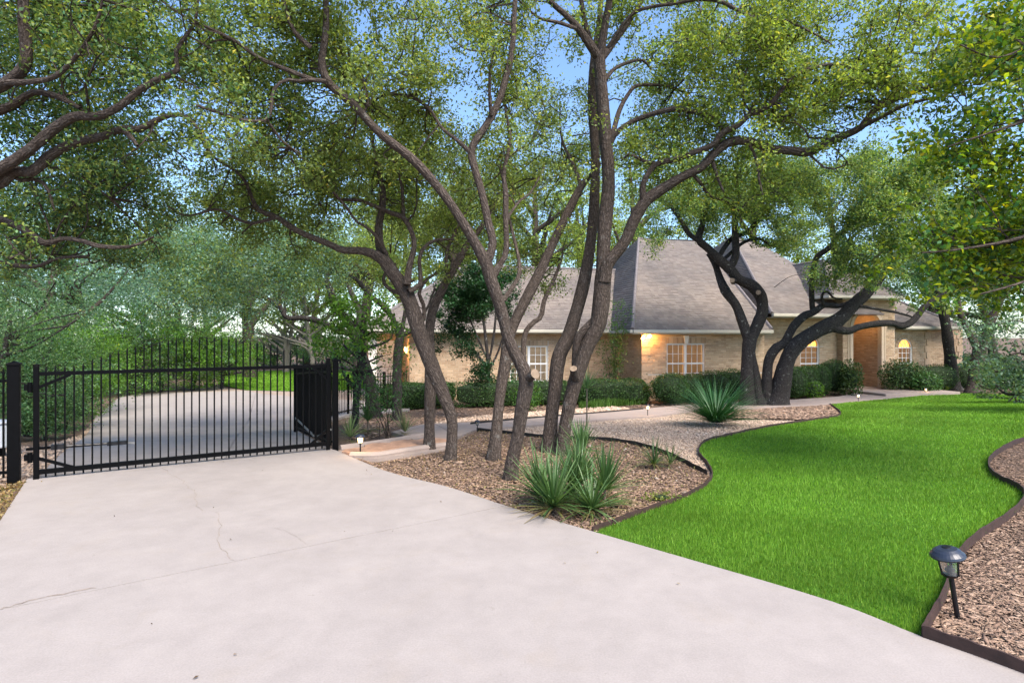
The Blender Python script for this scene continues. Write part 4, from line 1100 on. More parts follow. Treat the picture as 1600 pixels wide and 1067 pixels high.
yucca(gp(925, 806), [(0, 0, .07, 70, .48, .028, .0, 1.2, .8)], 'low spreading yucca at the lawn side of the group', dead=40)
yucca(gp(866, 806), [(0, .05, .08, 85, .62, .032, .1, 1.35, .8)], 'front blue-green yucca spilling onto the drive edge', dead=26)
yucca(gp(897, 785), [(0, 0, .12, 110, .56, .03, .0, 1.45, .6), (.1, .3, .18, 80, .5, .028, .0, 1.4, .5)], 'dense middle yucca of the group under the twin oak trunks')
yucca(gp(945, 790), [(0, 0, .16, 110, .52, .028, -.05, 1.45, .5)], 'right yucca of the group with pale dead skirt', dead=50)
yucca(gp(845, 790), [(0, 0, .1, 80, .58, .028, .1, 1.35, .7)], 'left yucca of the group by the leaning oak trunk', dead=16)
yucca(gp(908, 755), [(0, 0, .38, 95, .40, .025, -.2, 1.45, .35)], 'tall-stemmed yucca head raised above the group', dead=0)
yucca(gp(1022, 732), [(0, 0, .05, 50, .42, .020, .0, 1.45, .9), (.22, .05, .04, 35, .34, .018, 0, 1.4, .8)], 'low strappy grass-like plant beside the black edging arc', [(.06, .12, .035), (.11, .16, .05), (.05, .10, .03)], 30, 'strap_plant', 'plant')
yucca(gp(1118, 664), [(0, 0, .05, 300, 1.1, .018, .12, .62, .8), (0, 0, .06, 420, 1.25, .018, .35, 1.0, 1.5)], 'big dark green grass tuft on the gravel before the black oak', [(.03, .115, .03), (.042, .145, .04), (.065, .18, .055)], 0, 'grass_tuft', 'grass plant')
yucca(gp(547, 694), [(0, 0, .12, 50, .42, .022, .1, 1.5, .4)], 'pale green yucca right behind the latch post', [(.16, .23, .09), (.10, .17, .06), (.2, .26, .12)], 14)
yucca(gp(575, 678), [(0, 0, .25, 70, .5, .022, .1, 1.5, .35)], 'dark green yucca with brown skirt below the leaning shrub stems', dead=70)
yucca(gp(633, 683), [(0, 0, .1, 44, .5, .02, .15, 1.5, .4)], 'pale spiky yucca beside the flagstone path', [(.2, .24, .1), (.13, .18, .07), (.26, .26, .13)], 20)
yucca(gp(917, 665), [(0, 0, .75, 36, .55, .03, .2, 1.5, .5)], 'lone tall pale flower-stalk yucca behind the twin trunks', [(.10, .2, .07), (.14, .26, .09)], 0)
# slender many-stemmed shrub beside the fence and bamboo-like stems at the corner
def stemmy(name, p, n, h, spread, label, leafn, leaf, cols, lean=(0, 0), stemmat='cut_wood', r=.012):
    o = empty(name, p); tag(o, label, 'shrub'); pts = []; mb = MB()
    for k in range(n):
        a = rng.uniform(0, 2 * PI); s = spread * rng.uniform(.4, 1); q = [np.array([rng.normal(0, .05), rng.normal(0, .05), -.05])]
        hh = h * rng.uniform(.6, 1.05)
        for i in range(1, 6):
            f = i / 5; q.append(np.array([(math.cos(a) * s + lean[0]) * f ** 1.3, (math.sin(a) * s + lean[1]) * f ** 1.3, hh * f]) + rng.normal(0, .03, 3))
        mb.pipe(q, [r * (1 - .8 * i / 5) for i in range(6)], 5)
        for i in range(2, 6):
            m = leafn // (n * 4) + 1; pts.append(q[i] + rng.normal(0, .16, (m, 3)) * np.array([1, 1, .8]))
    mb.build('stems', MT[stemmat], o)
    pts = np.vstack(pts); leaves('foliage', pts, leaf, leafcol(len(pts), cols, .25), 'leaf_bright', o, .35, .3)
stemmy('twiggy_shrub', gp(604, 683), 9, 1.75, .85, 'twiggy thin-stemmed shrub fanning up in front of the garage hedge', 1100, .07, [(.06, .15, .05), (.08, .19, .06)], (-.35, 0), 'shrub_stem', .007)
stemmy('bamboo_clump', hw(958, 20.9), 16, 3.6, .75, 'slender bamboo-like clump at the house inner corner', 1500, .11, [(.08, .17, .05), (.12, .2, .06)], (0, -.2), 'shrub_stem', .009)
stemmy('leafy_shrub', gp(826, 640), 8, .75, .5, 'bright leafy low shrub under the left double window', 800, .10, [(.06, .15, .03), (.09, .2, .04)], (0, 0), 'shrub_stem')
# ---------------------------------------------------------------- trees
def limb_pts(pix, d0, d1, step=.09):
    """traced centre line (photo pixels with widths) -> points and radii in metres; depth runs from d0 to d1"""
    pix = np.array(pix, float); seg = np.r_[0, np.cumsum(np.hypot(*np.diff(pix[:, :2], axis=0).T))]; f = seg / seg[-1]
    Y = d0 + (d1 - d0) * f
    P = np.array([at(p[0], p[1], y) for p, y in zip(pix, Y)]); r = pix[:, 2] / 2 * Y / F
    Q = np.array(catmull(np.column_stack([P, r]), 8)); 
    L_ = np.r_[0, np.cumsum(np.linalg.norm(np.diff(Q[:, :3], axis=0), axis=1))]
    n = max(4, int(L_[-1] / step)); t = np.linspace(0, L_[-1], n)
    return np.column_stack([np.interp(t, L_, Q[:, i]) for i in range(4)]), t
def tubes(name, limbs, mat, parent, loc, sides=14, rough=.07, flare=None):
    """limbs: list of (n,4) arrays; one mesh"""
    Vs = []; Fs = []; At = []; base = 0
    for Q in limbs:
        n = len(Q); P = Q[:, :3]; x = None; ln = 0.0; ph = rng.uniform(0, 9)
        for k in range(n):
            t = P[min(k + 1, n - 1)] - P[max(k - 1, 0)]; t = t / (np.linalg.norm(t) + 1e-9)
            if x is None: x = np.cross(t, (.3, .9, .1))
            x = x - t * x.dot(t); x /= np.linalg.norm(x) + 1e-9; y = np.cross(t, x)
            if k: ln += np.linalg.norm(P[k] - P[k - 1])
            a = np.linspace(0, 2 * PI, sides + 1)
            rr = Q[k, 3] * (1 + rough * (np.sin(a * 2 + ph + ln * 1.3) * .5 + np.sin(a * 3 - ln * 2.1) * .5 + .6 * np.sin(ln * 5 + ph)) ) + Q[k, 3] * rough * .5 * rng.normal(0, .5, sides + 1)
            rr[-1] = rr[0]
            if flare is not None:
                hgt = max(P[k][2] - flare, 0); rr = rr * (1 + .26 * math.exp(-hgt / .14) * (1 + .2 * np.sin(a * 4 + ph)))
            Vs.append(P[k] + rr[:, None] * (np.cos(a)[:, None] * x + np.sin(a)[:, None] * y) - loc)
            At.append(np.column_stack([a * max(Q[k, 3], .01) + ph, np.full(sides + 1, ln + ph), np.zeros(sides + 1)]))
        m = sides + 1
        for k in range(n - 1):
            for i in range(sides): Fs.append((base + k * m + i, base + k * m + i + 1, base + (k + 1) * m + i + 1, base + (k + 1) * m + i))
        base += n * m
    me = mesh_np(name, np.vstack(Vs), np.array(Fs), smooth=True, attr=np.vstack(At))
    return link(name, me, MT[mat], parent)
def twig_walk(p, d, l, n, wig, up=.1):
    out = [np.asarray(p, float)]; d = np.asarray(d, float)
    for i in range(n):
        d = d + rng.normal(0, wig, 3) + np.array([0, 0, up]); d /= np.linalg.norm(d); out.append(out[-1] + d * l / n)
    return np.array(out)
class Tree:
    def __init__(s, name, label, base, bark='bark_oak', group=None, cat='tree'):
        s.o = empty(name, base); tag(s.o, label, cat, group); s.loc = np.asarray(base, float); s.bark = bark
        s.tw = []; s.cl = []; s.limbs = []
    def stem(s, pix, d0, d1, part='branch', sides=14, leafy=None, lens=1.0, dens=1.0, root=False):
        Q, t = limb_pts(pix, d0, d1)
        if root:
            b = Q[0].copy(); g = float(H(b[0], b[1])); Q = np.vstack([[b[0], b[1], min(g, b[2]) - .12, b[3]], Q])
        tubes(part, [Q], s.bark, s.o, s.loc, sides, .07, float(H(*Q[0, :2])) if root else None)
        s.limbs.append(Q)
        if leafy is not None: s.twigs(Q, leafy, lens, dens)
        return Q
    def twigs(s, Q, t0, lens, dens):
        """side twigs with leaf clumps along the outer part of a limb"""
        n = len(Q); k0 = int(n * t0); total = (n - k0) * .09; m = max(2, int(total * 2.1 * dens))
        for _ in range(m):
            k = rng.integers(k0, n); tg = Q[min(k + 1, n - 1), :3] - Q[max(k - 1, 0), :3]; tg /= np.linalg.norm(tg) + 1e-9
            d = tg * .5 + rng.normal(0, .6, 3) + np.array([0, 0, .35]); d /= np.linalg.norm(d)
            l = lens * rng.uniform(.45, 1.3); W_ = twig_walk(Q[k, :3], d, l, 6, .28, .05)
            r0 = min(Q[k, 3] * .45, .02 * lens + .004); s.tw.append(np.column_stack([W_, np.linspace(r0, r0 * .25, 7)]))
            for j in range(2, 7):
                for q in range(2 if j > 3 else 1):
                    d2 = rng.normal(0, 1, 3) + (W_[j] - W_[j - 1]) / (l / 6) * .6; d2 /= np.linalg.norm(d2)
                    w2 = twig_walk(W_[j], d2, l * rng.uniform(.2, .42), 3, .35)
                    s.tw.append(np.column_stack([w2, np.linspace(r0 * .45, r0 * .12, 4)]))
                    s.cl.append((w2[-1], .17 * lens ** .5 * rng.uniform(.7, 1.3)))
    def fill(s, cx, cy, rx, ry, d0, d1, n, r=.26):
        """clumps through a crown volume outlined by an ellipse at a range of depths, each on its own twig"""
        for _ in range(n):
            a = rng.uniform(0, 2 * PI); q = math.sqrt(rng.random()); Y = rng.uniform(d0, d1) + (.8 if d0 < 10 else 0)
            p = at(cx + rx * q * math.cos(a), cy + ry * q * math.sin(a), Y)
            best = None; bd = 1e9
            for Q in s.limbs:
                dd = ((Q[::3, :3] - p) ** 2).sum(1); k = int(dd.argmin())
                if dd[k] < bd: bd = dd[k]; best = Q[::3][k]
            if best is not None and bd < 9 and rng.random() < .6:
                v = best[:3] + (p - best[:3]) * (0 if bd < 1.2 else rng.uniform(.3, .6))
                mid = (v + p) / 2 + rng.normal(0, .10, 3) * math.sqrt(bd); W_ = np.array(catmull([v, mid, p], 4))
                s.tw.append(np.column_stack([W_, np.linspace(.014, .004, len(W_))]))
            for j in range(3):
                d = rng.normal(0, 1, 3); d /= np.linalg.norm(d); w2 = twig_walk(p, d, r * rng.uniform(.8, 1.9), 4, .3)
                s.tw.append(np.column_stack([w2, np.linspace(.007, .0025, 5)]))
                s.cl.append((w2[-1], r * rng.uniform(.6, 1.15))); s.cl.append((w2[2], r * rng.uniform(.5, .9)))
    def done(s, per, leaf, cols, mat='leaf', yellow=.02, aspect=.5, dark=.55):
        if s.tw:
            # thin twigs with three sides
            tubes('twigs', s.tw, s.bark, s.o, s.loc, 3, 0)['kind'] = 'stuff'
        if not s.cl: return
        C = np.array([c[0] for c in s.cl]); Rr = np.array([c[1] for c in s.cl])
        n = np.maximum(4, (per * (Rr / .2) ** 2).astype(int)); i = np.repeat(np.arange(len(C)), n)
        g = rng.normal(0, .44, (len(i), 3)); P = C[i] + g * Rr[i][:, None] * np.array([1, 1, .75])
        shade = rng.lognormal(0, .22, len(C))[i] 
        col = leafcol(len(P), cols, .22, yellow, shade)
        leaves('crown', P, leaf, col, mat, s.o, aspect, .3, loc=s.loc)
        print('tree', s.o.name, len(P), 'leaves', len(s.tw), 'twigs')
def sawn(t, st):
    """pale cut face closing a sawn stub"""
    q = st[-1]; nrm = st[-1, :3] - st[-2, :3]; nrm /= np.linalg.norm(nrm); sx = np.cross(nrm, (0, 0, 1)); sx /= np.linalg.norm(sx); sy = np.cross(nrm, sx); mb = MB()
    mb.add([q[:3] + nrm * .004 - t.loc + q[3] * 1.06 * (sx * math.cos(a) + sy * math.sin(a)) for a in np.linspace(0, 2 * PI, 15)[:-1]], [tuple(range(14))]); mb.build('sawn_face', MT['cut_wood'], t.o)
OAK = [(.075, .108, .020), (.10, .138, .028), (.058, .088, .018), (.14, .17, .036), (.085, .122, .03)]
OAKY = [(.10, .15, .022), (.14, .19, .03), (.075, .13, .02), (.19, .235, .04)]  # yellow-green leaves; lighter tones put a sunlit look into the colour
OAKD = [(.038, .085, .028), (.055, .11, .035), (.028, .068, .024), (.09, .145, .055)]
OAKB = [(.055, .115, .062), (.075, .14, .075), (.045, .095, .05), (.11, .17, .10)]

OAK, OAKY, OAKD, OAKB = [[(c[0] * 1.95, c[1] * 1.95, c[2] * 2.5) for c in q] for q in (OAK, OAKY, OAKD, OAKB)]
# -- oak with a long limb reaching out over the gate
t = Tree('oak_tree', 'oak with kinked trunk and long limb reaching over the driveway gate', gp(704, 718))
D = t.loc[1]
t.stem([(704, 719, 19), (706, 690, 18), (706, 655, 17), (696, 625, 19), (682, 590, 23), (668, 555, 24), (655, 520, 23), (645, 485, 22), (632, 452, 23), (618, 432, 21), (603, 410, 20)], D, D + .3, 'trunk', 18, root=True)
t.stem([(606, 414, 19), (590, 400, 15), (566, 392, 12), (536, 391, 11), (513, 381, 10), (475, 366, 9), (452, 353, 9), (432, 339, 8), (404, 328, 8), (390, 300, 6), (381, 280, 5), (360, 262, 4), (331, 243, 4), (304, 202, 3)], D + .3, D - .3, leafy=.35)
t.stem([(430, 340, 6), (410, 346, 5), (392, 349, 5), (371, 343, 4), (341, 327, 4), (306, 335, 3), (288, 337, 3), (262, 322, 2)], D, D - .5, leafy=.3)
t.stem([(608, 420, 18), (594, 386, 15), (592, 353, 13), (597, 328, 11), (598, 300, 10), (591, 263, 8), (581, 216, 6), (575, 170, 4)], D + .3, D + .9, leafy=.3)
t.stem([(636, 445, 12), (640, 415, 10), (646, 392, 9), (646, 371, 8), (631, 341, 8), (611, 333, 7), (585, 322, 6), (560, 313, 6), (531, 311, 5), (506, 295, 4), (490, 270, 3)], D + .1, D + .5, leafy=.3)
t.stem([(631, 343, 6), (629, 310, 5), (627, 287, 4), (620, 262, 3)], D + .3, D + .2, leafy=.2, lens=.7)
t.stem([(638, 455, 9), (656, 445, 8), (656, 420, 6), (655, 407, 6), (661, 389, 6), (679, 376, 5), (709, 374, 3)], D + .1, D + .7, leafy=.55, lens=.7)
t.stem([(640, 500, 8), (661, 503, 6), (662, 478, 6), (655, 457, 6), (669, 435, 5), (694, 422, 3)], D + .4, D + .9, leafy=.8, lens=.5)
t.stem([(604, 398, 8), (590, 372, 6), (574, 356, 5), (556, 345, 4), (540, 322, 4), (520, 300, 3)], D + .3, D - .2, leafy=.3)
t.stem([(640, 460, 8), (615, 455, 6), (600, 442, 6), (603, 425, 5), (618, 412, 4)], D + .5, D + 1.2)
for e in ((350, 300, 95, 50, 7.4, 9, 20), (430, 330, 95, 55, 7.4, 9.2, 22), (510, 300, 95, 60, 7.6, 9.5, 26), (580, 310, 70, 60, 8, 9.6, 20), (640, 290, 70, 60, 8, 9.6, 18), (570, 200, 80, 60, 8.5, 10, 16)): t.fill(*e)
t.done(46, .05, OAK)
# -- second stem crossing behind it
t = Tree('oak_tree', 'slim oak whose trunk crosses behind the kinked one', gp(671, 701))
D = t.loc[1]
t.stem([(671, 702, 18), (671, 660, 17), (672, 610, 18), (672, 560, 17), (671, 520, 15), (675, 490, 14), (683, 468, 13), (699, 437, 13), (717, 407, 12), (727, 387, 10), (745, 364, 8), (765, 335, 6), (780, 300, 4)], D, D + .8, 'trunk', 16, .7, root=True)
t.stem([(700, 436, 7), (697, 412, 6), (700, 388, 5), (712, 362, 5), (728, 330, 4), (740, 305, 3)], D + .5, D + 1.2, leafy=.4)
for e in ((735, 340, 65, 60, 8.8, 10.5, 18), (690, 370, 55, 45, 9, 10.5, 12), (670, 250, 60, 60, 9, 11, 14)): t.fill(*e)
t.done(46, .05, OAK)
# -- leaning pair in the middle of the bed
t = Tree('oak_tree', 'forked oak with a sawn stub on its leaning trunk', gp(798, 749))
D = t.loc[1]
t.stem([(798, 749, 20), (801, 717, 20), (808, 686, 20), (816, 634, 22), (822, 600, 23), (818, 578, 22), (807, 557, 20), (793, 526, 19), (785, 490, 19), (774, 456, 19), (765, 430, 19), (760, 410, 19)], D, D - .1, 'trunk', 18, root=True)
Q = t.stem([(760, 412, 18), (745, 384, 15), (727, 354, 14), (702, 316, 14), (676, 283, 14), (642, 247, 14), (591, 206, 13), (551, 162, 13), (518, 135, 13), (505, 112, 13), (503, 94, 12), (508, 60, 11), (510, 20, 10), (506, -30, 8), (498, -80, 6)], D - .1, D - .7, leafy=.5, sides=14)
t.stem([(510, 128, 8), (486, 125, 6), (465, 127, 5), (445, 125, 5), (430, 138, 5), (425, 149, 5), (424, 170, 5), (418, 187, 5), (400, 190, 5), (371, 186, 5), (337, 175, 5), (307, 165, 4)], D - .6, D - .9, leafy=.25)
t.stem([(418, 187, 4), (432, 210, 4), (446, 225, 3), (470, 240, 2)], D - .7, D - .4, leafy=.2, lens=.6)
t.stem([(492, 126, 7), (450, 110, 6), (405, 91, 6), (370, 66, 5), (345, 53, 5), (304, 34, 4), (270, 15, 3), (240, -10, 3)], D - .6, D - 1.1, leafy=.15)
t.stem([(486, 75, 7), (460, 50, 6), (448, 20, 5), (440, -20, 4)], D - .7, D - .9, leafy=.1)
t.stem([(760, 412, 16), (768, 392, 13), (770, 377, 12), (762, 345, 12), (755, 310, 12), (742, 265, 12), (736, 236, 12), (746, 216, 11), (770, 179, 11), (787, 135, 11), (800, 78, 9), (804, 20, 8), (806, -40, 6)], D - .1, D + .2, leafy=.6)
t.stem([(768, 180, 7), (765, 150, 5), (766, 110, 4), (772, 80, 3)], D, D - .3, leafy=.1, lens=.7)
t.stem([(736, 240, 7), (715, 220, 6), (690, 200, 5), (672, 172, 5), (650, 155, 5), (620, 148, 4), (600, 148, 4), (578, 164, 3)], D, D + .5, leafy=.2)
t.stem([(770, 432, 14), (780, 415, 11), (790, 397, 10), (791, 370, 9), (790, 340, 9), (790, 301, 9), (787, 270, 7), (797, 219, 6), (790, 172, 4), (788, 140, 3)], D + .1, D + .4, leafy=.5)
t.stem([(790, 345, 6), (800, 330, 4), (813, 313, 4), (830, 300, 3), (850, 262, 3)], D + .3, D + .9, leafy=.2)
t.stem([(786, 470, 8), (800, 450, 7), (811, 430, 7), (811, 408, 6), (806, 385, 5), (800, 360, 5), (795, 340, 4)], D + .3, D + .9)
st = t.stem([(820, 594, 18), (829, 588, 16), (836, 584, 15)], D - .02, D - .2, 'stub', 14)
sawn(t, st)
for e in ((430, 60, 120, 75, 5.2, 7.2, 34), (400, 160, 85, 70, 5.4, 7.2, 20), (590, 80, 120, 95, 5.6, 8, 40), (660, 200, 80, 75, 6.2, 8, 24), (795, 120, 45, 110, 6.2, 7.6, 20), (560, 240, 70, 50, 6.2, 7.8, 14), (470, 230, 80, 45, 5.8, 7.4, 14), (770, 270, 55, 60, 6.5, 8, 12), (480, -60, 150, 60, 5, 7, 22), (720, 40, 60, 50, 6, 8, 9)): t.fill(*e)
t.done(44, .049, OAK)
# -- its neighbour, leaning right
t = Tree('oak_tree', 'slender oak leaning right across the left double window', gp(771, 718))
D = t.loc[1]
t.stem([(771, 719, 19), (775, 680, 17), (779, 638, 16), (783, 602, 17), (789, 569, 18), (792, 544, 18), (798, 518, 18), (808, 495, 17), (826, 460, 17), (843, 427, 16), (856, 398, 15), (870, 368, 14), (889, 328, 13), (909, 290, 11), (925, 272, 7), (938, 255, 4)], D, D + .9, 'trunk', 16, root=True)
t.stem([(908, 291, 8), (900, 268, 6), (892, 250, 5), (880, 225, 4), (875, 200, 3)], D + .8, D + 1.2, leafy=.2)
t.stem([(818, 585, 8), (818, 545, 8), (821, 520, 8), (832, 505, 8), (845, 495, 8), (850, 470, 7), (862, 445, 6), (872, 420, 5), (880, 395, 3)], D + .4, D + 1.0, leafy=.6, lens=.5)
for e in ((840, 300, 70, 60, 8.8, 10.5, 16), (880, 210, 55, 70, 8.8, 10.5, 14), (850, 400, 45, 50, 8.8, 10.2, 7), (830, 180, 40, 50, 9, 11, 7)): t.fill(*e)
t.done(46, .05, OAK)
# -- twin trunks with the great arching limb
t = Tree('oak_tree', 'twin-trunked oak with great limb arching right over the lawn', gp(866, 708))
D = t.loc[1]
t.stem([(858, 709, 22), (861, 660, 20), (867, 605, 21), (873, 558, 22), (888, 526, 22), (901, 486, 21), (912, 445, 20), (920, 400, 18), (926, 351, 17), (929, 301, 15), (930, 236, 14), (925, 152, 13), (928, 90, 11), (936, 40, 9), (940, -30, 7)], D + .1, D + .5, 'trunk', 18, .85, root=True)
t.stem([(878, 704, 20), (884, 659, 20), (896, 605, 22), (915, 548, 24), (934, 508, 26), (940, 467, 26), (943, 430, 25), (943, 400, 22), (945, 351, 21), (950, 300, 20), (950, 265, 20), (945, 202, 19), (940, 135, 19), (936, 90, 19)], D - .1, D - .2, 'trunk', 18, root=True)
t.stem([(899, 580, 14), (903, 530, 14), (918, 512, 14), (930, 500, 15)], D, D - .1)
sawn(t, t.stem([(900, 592, 13), (897, 583, 12), (896, 576, 11)], D - .2, D - .35, 'stub', 12))
for pix, dd in (([(936, 92, 14), (905, 47, 11), (885, 25, 9), (864, 7, 8), (840, -20, 6)], -.7), ([(925, 70, 9), (915, 40, 8), (908, 0, 7), (905, -50, 5)], -.1), ([(937, 92, 14), (945, 40, 12), (952, 0, 11), (955, -60, 8)], -.3), ([(940, 92, 12), (959, 67, 9), (975, 45, 9), (990, 22, 8), (1010, -10, 6), (1030, -50, 4)], .3)):
    t.stem(pix, D - .2, D - .2 + dd, leafy=.3)
t.stem([(900, 45, 6), (870, 35, 5), (845, 30, 4), (825, 15, 3), (810, 0, 3)], D - .6, D - 1, leafy=.2)
t.stem([(950, 75, 6), (985, 25, 5), (1015, 12, 5), (1049, 7, 5), (1090, 0, 5), (1124, 2, 6), (1157, 19, 6), (1195, 34, 6), (1225, 32, 4), (1270, 52, 3), (1300, 70, 2)], D - .2, D - 1.2, leafy=.2)
t.stem([(955, 222, 10), (962, 209, 9), (983, 193, 8), (1014, 180, 8), (1040, 173, 8), (1062, 170, 8), (1092, 177, 8), (1115, 185, 7), (1128, 202, 5)], D - .2, D - .6, leafy=.5, lens=.6, dens=.6)
t.stem([(957, 213, 8), (967, 175, 7), (980, 150, 6), (993, 135, 6), (1015, 133, 5), (1040, 135, 4), (1070, 145, 3)], D - .2, D + .5, leafy=.3)
t.stem([(946, 125, 8), (960, 108, 6), (985, 97, 5), (1005, 95, 4), (1018, 110, 3)], D - .2, D + .2, leafy=.4)
BIG = t.stem([(944, 440, 20), (950, 412, 18), (976, 378, 18), (989, 347, 18), (1009, 314, 18), (1037, 294, 17), (1067, 276, 15), (1097, 261, 14), (1115, 241, 14), (1138, 223, 14), (1168, 221, 13), (1204, 233, 13), (1239, 236, 13), (1264, 238, 13), (1285, 227, 12), (1307, 217, 11), (1345, 199, 11), (1367, 172, 9), (1412, 150, 8), (1457, 135, 7), (1499, 127, 5), (1540, 110, 3)], D - .2, D - 1.2, leafy=.62, dens=.8)
t.stem([(1006, 318, 12), (1004, 292, 10), (1011, 274, 9), (1026, 256, 9), (1057, 249, 9), (1082, 239, 9), (1115, 226, 10), (1128, 208, 11), (1153, 196, 9), (1173, 178, 8), (1199, 168, 8), (1215, 150, 7), (1232, 127, 7), (1262, 109, 6), (1307, 101, 5), (1352, 112, 4), (1400, 105, 2)], D - .4, D - 1.3, leafy=.4)
t.stem([(1345, 199, 8), (1380, 182, 6), (1410, 166, 6), (1450, 155, 4), (1480, 150, 3)], D - 1.0, D - 1.5, leafy=.3)
t.stem([(1112, 246, 7), (1118, 268, 5), (1124, 285, 4), (1131, 300, 3)], D - .5, D - .6, leafy=.4, lens=.4)
t.stem([(1080, 270, 6), (1098, 290, 5), (1108, 306, 4), (1135, 315, 3), (1155, 330, 2)], D - .5, D - .2, leafy=.3, lens=.5)
t.stem([(1170, 224, 5), (1182, 250, 4), (1186, 280, 4), (1192, 305, 2)], D - .7, D - .8, leafy=.3, lens=.5)
t.stem([(1020, 255, 6), (1000, 250, 5), (985, 240, 4), (970, 252, 3)], D - .4, D - .2, leafy=.1, lens=.6)
t.stem([(1262, 240, 4), (1280, 255, 3), (1296, 266, 3), (1320, 258, 2)], D - .9, D - 1.0, leafy=.1, lens=.5)
for e in ((960, 10, 120, 50, 7, 9, 20), (1130, 110, 100, 80, 6.4, 8.6, 36), (1070, 210, 90, 50, 6.8, 8.8, 18), (1250, 80, 110, 75, 6.2, 8.2, 36), (1330, 150, 100, 45, 6, 8, 24), (1430, 90, 110, 65, 5.8, 7.6, 34), (1150, 40, 110, 50, 6.4, 8.5, 24), (1030, 250, 60, 50, 7.4, 9, 12), (1010, 150, 40, 80, 7.5, 9.5, 12), (1160, 290, 80, 45, 7.2, 9, 14), (1230, 190, 60, 35, 6.6, 8, 10), (1250, -50, 200, 50, 6, 8, 26), (1180, 150, 60, 50, 7, 9, 12)): t.fill(*e)
t.done(44, .05, OAK + OAKY)
# -- black oak by the walk
t = Tree('oak_tree', 'black-barked oak with several splayed trunks beside the walk', gp(1192, 633), 'bark_dark')
D = t.loc[1]
t.stem([(1169, 634, 27), (1168, 600, 22), (1168, 565, 20), (1171, 540, 20), (1173, 522, 20)], D, D + .1, 'trunk', 18, root=True)
t.stem([(1171, 535, 18), (1160, 504, 15), (1150, 477, 14), (1134, 455, 14), (1124, 432, 11), (1117, 412, 9), (1106, 396, 6)], D + .1, D + .4, 'trunk')
t.stem([(1173, 532, 18), (1182, 510, 18), (1191, 486, 18), (1189, 464, 18), (1175, 446, 17), (1155, 437, 15), (1140, 420, 15), (1124, 406, 14), (1107, 389, 12), (1092, 374, 11), (1098, 350, 10), (1102, 325, 9), (1106, 300, 6), (1108, 270, 4)], D + .1, D - .3, 'trunk', leafy=.8)
t.stem([(1140, 420, 12), (1149, 400, 11), (1149, 375, 11), (1148, 340, 9), (1149, 302, 8), (1150, 264, 6), (1155, 230, 3)], D - .1, D - .5, leafy=.4)
t.stem([(1095, 378, 9), (1077, 366, 8), (1062, 342, 7), (1048, 322, 6), (1030, 312, 4), (1010, 310, 3)], D - .2, D + .5, leafy=.3)
t.stem([(1123, 402, 8), (1133, 385, 7), (1145, 372, 7), (1166, 363, 6), (1180, 350, 6), (1186, 338, 5), (1190, 315, 3)], D - .1, D + .8, leafy=.3)
t.stem([(1128, 408, 5), (1160, 380, 5), (1185, 373, 5), (1205, 384, 4)], D, D + .5, leafy=.4)
t.stem([(1189, 636, 22), (1184, 612, 16), (1180, 585, 14), (1175, 555, 12), (1172, 532, 8)], D - .15, D + .1, 'trunk', root=True)
t.stem([(1198, 637, 20), (1198, 600, 17), (1201, 565, 15), (1212, 545, 14), (1226, 535, 13), (1240, 510, 12), (1256, 494, 12), (1272, 487, 11), (1288, 477, 8), (1311, 478, 7), (1330, 470, 4)], D - .1, D - .5, 'trunk', root=True)
t.stem([(1270, 488, 9), (1268, 459, 8), (1270, 427, 8), (1277, 402, 8), (1297, 386, 8), (1316, 363, 7), (1350, 345, 7), (1377, 334, 7), (1399, 323, 6), (1431, 320, 7), (1447, 302, 6), (1458, 280, 4)], D - .3, D - .8, leafy=.45)
t.stem([(1298, 387, 5), (1310, 398, 4), (1330, 402, 4), (1350, 398, 3), (1366, 410, 2)], D - .5, D - .6, leafy=.3, lens=.7)
t.stem([(1213, 637, 36), (1220, 605, 28), (1228, 570, 25), (1240, 545, 24), (1258, 529, 23), (1280, 515, 22), (1301, 505, 22), (1319, 492, 20), (1336, 474, 18), (1352, 460, 17), (1373, 437, 14), (1395, 412, 9), (1410, 390, 5)], D - .2, D - .9, 'trunk', 18, .8, root=True)
t.stem([(1300, 512, 13), (1325, 517, 11), (1342, 511, 10), (1369, 506, 10), (1394, 505, 10), (1406, 509, 11), (1420, 506, 10), (1432, 495, 9), (1441, 483, 9), (1455, 471, 8), (1470, 462, 6), (1490, 445, 3)], D - .6, D - 1.2, leafy=.6, lens=.8)
t.stem([(1343, 478, 5), (1372, 483, 4), (1400, 488, 4), (1425, 495, 3)], D - .8, D - 1.1, leafy=.4, lens=.4)
t.stem([(1287, 477, 5), (1284, 462, 4), (1292, 455, 4), (1302, 465, 3), (1316, 467, 2)], D - .5, D - .6)
for px, py in ((1187, 459), (1146, 440)):
    sawn(t, t.stem([(px, py, 9), (px - 1, py - 1, 8), (px - 2, py - 2, 7)], D - .1, D - .5, 'stub', 10))
for e in ((1050, 330, 85, 45, 18, 20.5, 20, .42), (1140, 290, 80, 55, 17.5, 20, 20, .42), (1225, 320, 70, 55, 17.5, 20, 18, .42), (1330, 300, 85, 55, 16.5, 19.5, 24, .42), (1370, 390, 55, 45, 16.5, 19, 13, .38), (1300, 430, 35, 25, 17, 19, 5, .3), (1430, 310, 80, 60, 16, 19, 22, .42), (1340, 425, 35, 22, 17, 18.5, 5, .3), (1240, 370, 40, 30, 17, 19.5, 5, .35), (1250, 250, 60, 40, 17, 19.5, 9, .4)): t.fill(*e)
t.done(44, .078, OAKD + OAK + OAKY[:2])
